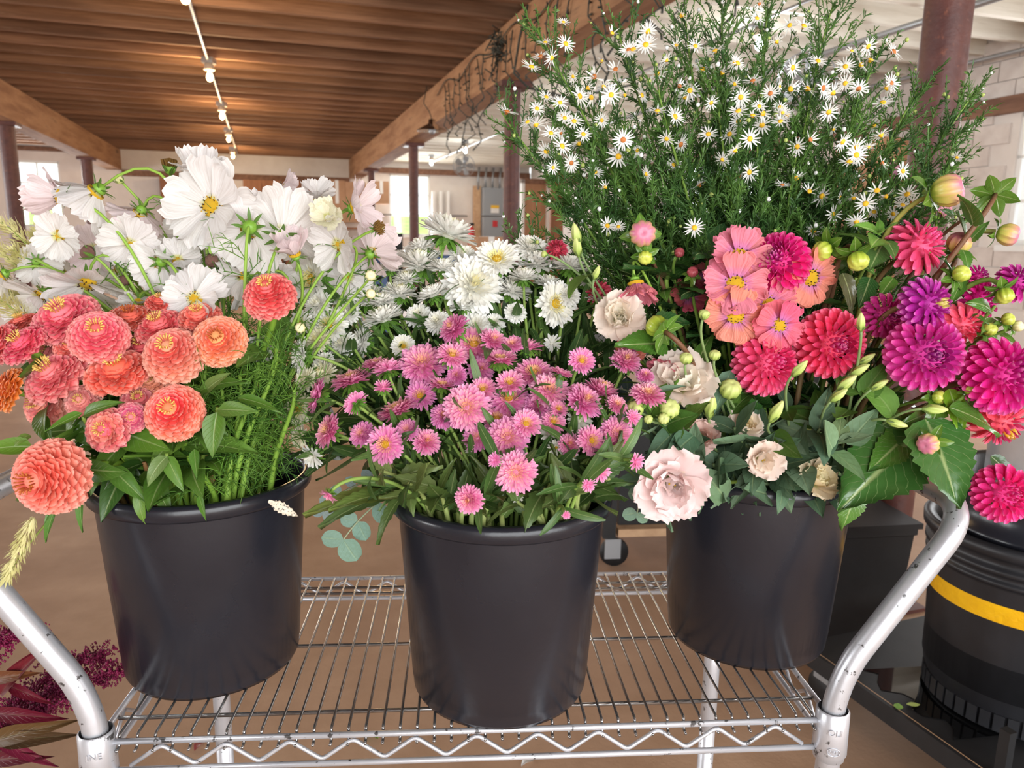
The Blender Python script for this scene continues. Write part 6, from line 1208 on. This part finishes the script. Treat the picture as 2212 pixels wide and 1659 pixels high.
for k, (x, y) in enumerate(BL_):
    c_ = np.hypot(ex - x, ey - y) + (dz - 1.05) * 60; j = int(np.argmin(c_)); tw, s = alltw[j]; Y = min(ends[j][1], 1.13) - random.uniform(.01, .06); p = P(x, y, Y)
    w = random.uniform(36, 50) if k % 7 else random.uniform(28, 36); f = Vector((random.gauss(0, .45), -random.uniform(.35, 1.0), random.gauss(.35, .45))).normalized()
    if k % 5 == 3: f = Vector((random.gauss(0, .5), random.uniform(.1, .6), random.uniform(.2, .9))).normalized()
    R = D(w, p) / 2; mw = frame(p, f); ds = s.add('blossom', HD[1 if k % 6 == 4 else 0], mw @ SCL(R, R, R)); ob('ray_petals', HR[4 if k % 8 == 6 else k % 4], ds, None)
    e = p - np.array(f) * R * .2; a_ = tw[3]; s.tw.tube(bez(a_, a_ + (tw[5] - tw[3]) * .7, e - np.array(f) * .012, e, 6) - s.base, .0007, 3, cap=False)
for s, tws in st:
    rs = random.Random(int(abs(s.p[0] * 1e4)))
    for tw, _ in tws:
        if rs.random() < .3:
            b_ = tw[-1] - s.base; r = rs.uniform(.0016, .0034); s.buds.lathe([(0, -r), (r * .7, -r * .7), (r, 0), (r * .7, r * .8), (0, r)], 7, 0 if rs.random() < .55 else 1, b_)
    if s.tw.v: s.add('blossom_stalks', s.tw.mesh('blossom_stalks', 'needle'), None, None, None, 'stuff', raw=True)
    if s.buds.v: s.add('bud_cluster', s.buds.mesh('bud_cluster', ['budlime', 'white']), None, None, None, 'stuff', raw=True)

# ---- pale grass plumes
def plume(base, tip, label, free=None, bk=0, mouth=None, n=260, thick=.011, nm='grass_plume'):
    s = Stem(nm, label, 'grass', 'pale grass plumes', tip, (tip - base) / np.linalg.norm(tip - base), bk, mouth, .0018, .2, S(150, 168, 84), .001, free=free)
    m = MB(); rs = random.Random(int(abs(tip[0] * 1e4))); ax = tip - base; L_ = np.linalg.norm(ax); ax /= L_
    for k in range(n):
        t = rs.random(); p_ = base + (tip - base) * t - s.base; rad = thick * (math.sin(PI * min(1, t * .9 + .08)) ** .6)
        d = np.array([rs.gauss(0, 1), rs.gauss(0, 1), rs.gauss(0, 1)]); d -= ax * (d @ ax); d /= np.linalg.norm(d) + 1e-9; q = p_ + d * rad * rs.random(); e = q + (ax * .8 + d * .6) * rs.uniform(.006, .013)
        sd = np.cross(d, ax) * .0011; mm_ = (q + e) / 2; m.add([q, mm_ + sd, e, mm_ - sd], [(0, 1, 2, 3)])
    s.add('seed_head', m.mesh('seed_head', 'straw'), None, None, None, 'stuff', raw=True)
    return s
for (bx, by), (tx, ty), l, Y in [((110, 560), (0, 478), 'thickest pale grass plume at the picture edge under the window', .99), ((60, 590), (-30, 520), 'pale grass plume cut by the picture edge', .97), ((90, 600), (30, 540), 'short pale grass plume beside the green backed cosmos', .97), ((60, 690), (-10, 640), 'low pale grass plume above the edge zinnias', .93), ((110, 540), (82, 500), 'small upright pale grass plume beside the cosmos', 1.0), ((50, 650), (-20, 600), 'pale grass plume behind the edge cosmos', .95)]:
    plume(P(bx, by, Y), P(tx, ty, Y - .03), l, mouth=(-.8, .2), n=340, thick=.014)
s = plume(P(72, 1118, .76), P(14, 1250, .75), 'drooping pale celosia plume hanging below the largest zinnia', mouth=(-.9, -.4), n=420, thick=.0085, nm='celosia_plume')
for (a, b), (c_, d_), w_ in (((120, 1098), (84, 1178), .5), ((176, 1064), (165, 1158), .45), ((110, 1100), (92, 1130), .5)): s.add('leaf', LZ[0], leafmw(P(a, b, .77), P(c_, d_, .76) - P(a, b, .77), (0, -1, .4), np.linalg.norm(P(c_, d_, .76) - P(a, b, .77)), w_), jit(G2))
# ---- zinnia leaves at the rim and picture edge
leafshoot('zinnia shoot with a large yellow-veined leaf at the picture edge', (60, 960), None, .8, .8, [((70, 965, .79), (-50, 962, .77), 1.0, S(110, 156, 50), 0), ((66, 940, .8), (26, 950, .78), 1.2, S(126, 162, 72), 1), ((90, 900, .82), (110, 960, .79), .8, S(96, 140, 50), 2)], bk=0, mouth=(-.9, -.2), set_=LZ, nm='zinnia_shoot')
leafshoot('zinnia shoot with paired pointed leaves under the wide salmon bloom', (180, 900), None, .8, .79, [((178, 892, .8), (94, 930, .78), .75, S(98, 146, 46), 2), ((180, 898, .8), (246, 858, .78), .7, S(90, 136, 46), 0)], bk=0, mouth=(-.6, -.3), set_=LZ, nm='zinnia_shoot')
leafshoot('zinnia shoot with broad leaves beside the fiery round bloom', (470, 880), None, .82, .8, [((470, 890, .81), (448, 990, .79), 1.2, S(92, 138, 44), 0), ((470, 885, .81), (555, 885, .79), .8, S(108, 150, 62), 2), ((515, 860, .82), (600, 870, .8), .6, S(84, 130, 40), 1), ((440, 850, .84), (480, 800, .82), .9, S(120, 154, 76), 0), ((430, 845, .84), (520, 800, .83), .8, S(86, 130, 44), 1)], bk=0, mouth=(.1, -.5), set_=LZ, nm='zinnia_shoot')
leafshoot('zinnia shoot with curling leaves just inside the first rim', (360, 980), None, .81, .8, [((360, 985, .81), (392, 1060, .79), .9, S(96, 142, 48), 0), ((362, 985, .81), (300, 1040, .78), 1.0, S(120, 154, 84), 1), ((420, 970, .82), (424, 1034, .8), .8, S(84, 136, 44), 2), ((240, 1010, .81), (310, 1080, .79), .9, S(84, 130, 44), 0), ((300, 1060, .81), (298, 1140, .79), .7, S(104, 150, 52), 1), ((430, 1070, .82), (444, 1124, .8), .6, S(92, 140, 48), 2)], bk=0, mouth=(-.2, -.8), set_=LZ, nm='zinnia_shoot')
for i in range(14):
    x = 215 + 16 * i; y = 960 + 40 * math.sin(i * 2.3); p = P(x, y, .84 + .03 * (i % 3)); s = Stem('zinnia_shoot', 'leafy zinnia side shoot crowding the first rim, %s from the largest zinnia' % ORD[i], 'shoot', 'zinnia side shoots at the first rim', p, fvec((-.3 + .03 * i, .9, .2)), 0, (-.85 + .09 * i, -.75 + .1 * (i % 4)), .0032, .2, jit(random.choice([S(128, 166, 58), S(140, 104, 66), S(150, 120, 70)])), .0026)
    s.leaves(LZ, [.35, .7, .95], .062, .35, 1.0, [S(84, 128, 44), S(66, 108, 40), S(100, 146, 50)], pair=True)
# ---- eucalyptus
def euca(label, pts, Ys, leaf, n, bk=1, mouth=None, free=None, tint=S(124, 160, 138)):
    q = [P(x, y, Y) for (x, y), Y in zip(pts, Ys)]; s = Stem('eucalyptus_sprig', label, 'eucalyptus', None, q[-1], (q[-1] - q[-2]) / np.linalg.norm(q[-1] - q[-2]), bk, mouth, .0016, .25, S(140, 150, 120), .0009)
    for k in range(n):
        t = .35 + .65 * k / max(1, n - 1); tt = s.at(t); tg = s.tan(t); e1 = np.cross(tg, [0, -1, .2]); e1 /= np.linalg.norm(e1)
        for sg in (-1, 1): s.add('leaf', random.choice(LE), leafmw(tt, e1 * sg + tg * .5, (0, -1, .3), D(leaf, tt) * random.uniform(.8, 1.15), random.uniform(.85, 1.1)), jit(tint, .05))
    return s
euca('round leaved eucalyptus sprig hanging in the gap between two buckets', [(800, 1070), (742, 1166)], [.86, .84], 48, 4, 1, (-.95, .1))
euca('thin leaved eucalyptus twig against the first bucket', [(720, 1040), (700, 1105)], [.9, .9], 26, 6, 1, (-.9, .3), tint=S(150, 176, 170))
euca('small round leaved eucalyptus sprig beside the blush lisianthus', [(1390, 1040), (1376, 1108)], [.88, .87], 30, 5, 2, (-.95, -.2), tint=S(116, 150, 122))
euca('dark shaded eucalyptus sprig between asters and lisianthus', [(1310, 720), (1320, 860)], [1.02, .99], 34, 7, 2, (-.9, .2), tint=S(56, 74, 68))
# ---- dark red amaranth standing low beside the cart
bucket(-.98, .95, 0.0, 'black floor bucket holding the dark red amaranth', .3, 1.15)
ab = np.array([-.98, .95, .06]); am = np.array([-.9, .95, .42])
for i, ((x, y), Y, l) in enumerate([((258, 1452), 1.0, 'longest crimson amaranth plume pointing behind the first bucket'), ((215, 1418), 1.03, 'upper crimson amaranth plume behind the bent handle'), ((150, 1490), .95, 'middle crimson amaranth plume crossing the handle'), ((60, 1368), .98, 'crimson amaranth plume above the handle at the picture edge'), ((100, 1540), .92, 'lower crimson amaranth plume at the picture edge')]):
    tip = P(x, y, Y); s = Stem('amaranth_plume', l, 'amaranth', 'crimson amaranth beside the cart', tip, fvec((.95, .25, .1)), 0, None, .003, .3, S(150, 40, 70), .0015, free=(ab, am + np.array([.02 * i, .02 * (i - 2), 0])))
    m = MB(); rs = random.Random(i)
    for k in range(60):
        t = .4 + .6 * k / 60; a_ = s.at(t); tg = s.tan(t); d = np.array([rs.gauss(0, 1), rs.gauss(0, 1), rs.gauss(0, 1)]); d = d / np.linalg.norm(d) * .7 + tg; L_ = .065 * (1.25 - t) * rs.uniform(.6, 1.2) + .012; e = a_ + d * L_
        for j in range(int(20 + L_ * 620)):
            q = a_ + (e - a_) * rs.random() - s.base + np.array([rs.gauss(0, .0022), rs.gauss(0, .0022), rs.gauss(0, .0022)]); r = rs.uniform(.0012, .0024); m.add([q + np.array(o_) * r for o_ in ((1, 0, 0), (0, 1, 0), (-1, 0, 0), (0, -1, 0), (0, 0, 1.3), (0, 0, -1.3))], [(0, 1, 4), (1, 2, 4), (2, 3, 4), (3, 0, 4), (1, 0, 5), (2, 1, 5), (3, 2, 5), (0, 3, 5)])
    s.add('flower_tassel', m.mesh('flower_tassel', 'amaranth'), None, None, None, 'stuff', raw=True)
    if i in (2, 4):
        for (bx, by), (tx, ty), c_ in (([((0, 1500), (66, 1400), S(120, 36, 48)), ((10, 1490), (60, 1410), S(130, 40, 50)), ((20, 1480), (92, 1520), S(110, 24, 44))], [((-20, 1600), (126, 1563), S(110, 84, 48)), ((0, 1600), (136, 1592), S(90, 70, 46)), ((-10, 1540), (112, 1555), S(112, 20, 44)), ((-10, 1590), (100, 1660), S(130, 40, 66)), ((-30, 1640), (78, 1640), S(100, 30, 44)), ((-30, 1470), (55, 1455), S(126, 80, 48))])[0 if i == 2 else 1]):
            a_, b_ = P(bx, by, .9), P(tx, ty, .86); s.add('leaf', LK[0], leafmw(a_, b_ - a_, (0, -.8, .5), np.linalg.norm(b_ - a_), .42), jit(c_, .08))
# ---- bits: dead leaf on the rim, petals and leaves on the floor
a_, b_ = P(580, 1082, .815), P(640, 1114, .812)
tag(ob('dead_leaf', shm('dead_leaf', 'deadleaf', 1, .42, 5, 22, serrate(lanc, 7, .4), .6, -.5, .1, 3, seed=3), None, leafmw(a_, b_ - a_, (0, -.9, .45), np.linalg.norm(b_ - a_) * 1.05)), 'shrivelled white leaf stuck over the first bucket rim', 'leaf')
flat_bit(1140, 1646, .05, 'white', 'white petal lying on the concrete under the middle bucket', 'fallen_petal', 'petal')
flat_bit(800, 1592, .05, 'calyx', 'green leaf scrap on the concrete under the cart edge', 'fallen_leaf', 'leaf')
flat_bit(430, 1610, .05, 'budred', 'pink flower scrap on the concrete by the rear cart post', 'fallen_blossom', 'petal')
p = PZ(1972, 1525, DZ); tag(ob('fallen_leaf', MB().grid([(.035 * (j / 4 - .5), (i - 1) * .01 * math.sin(PI * (j + .25) / 4.5), .002) for j in range(5) for i in range(3)], 3, 5).mesh('fallen_leaf', 'budlime'), None, T(p[0], p[1], DZ + .003)), 'pale oval leaf in the puddle on the black dolly', 'leaf')
p = PZ(1940, 1530, DZ); tag(ob('fallen_leaf', MB().grid([(.03 * (j / 4 - .5), (i - 1) * .012 * math.sin(PI * (j + .25) / 4.5), .003) for j in range(5) for i in range(3)], 3, 5).mesh('fallen_leaf', 'calyx'), None, T(p[0], p[1], DZ + .003) @ RZ(1.1)), 'green leaf scrap on the worn edge of the black dolly', 'leaf')
SC.cycles.use_denoising = True
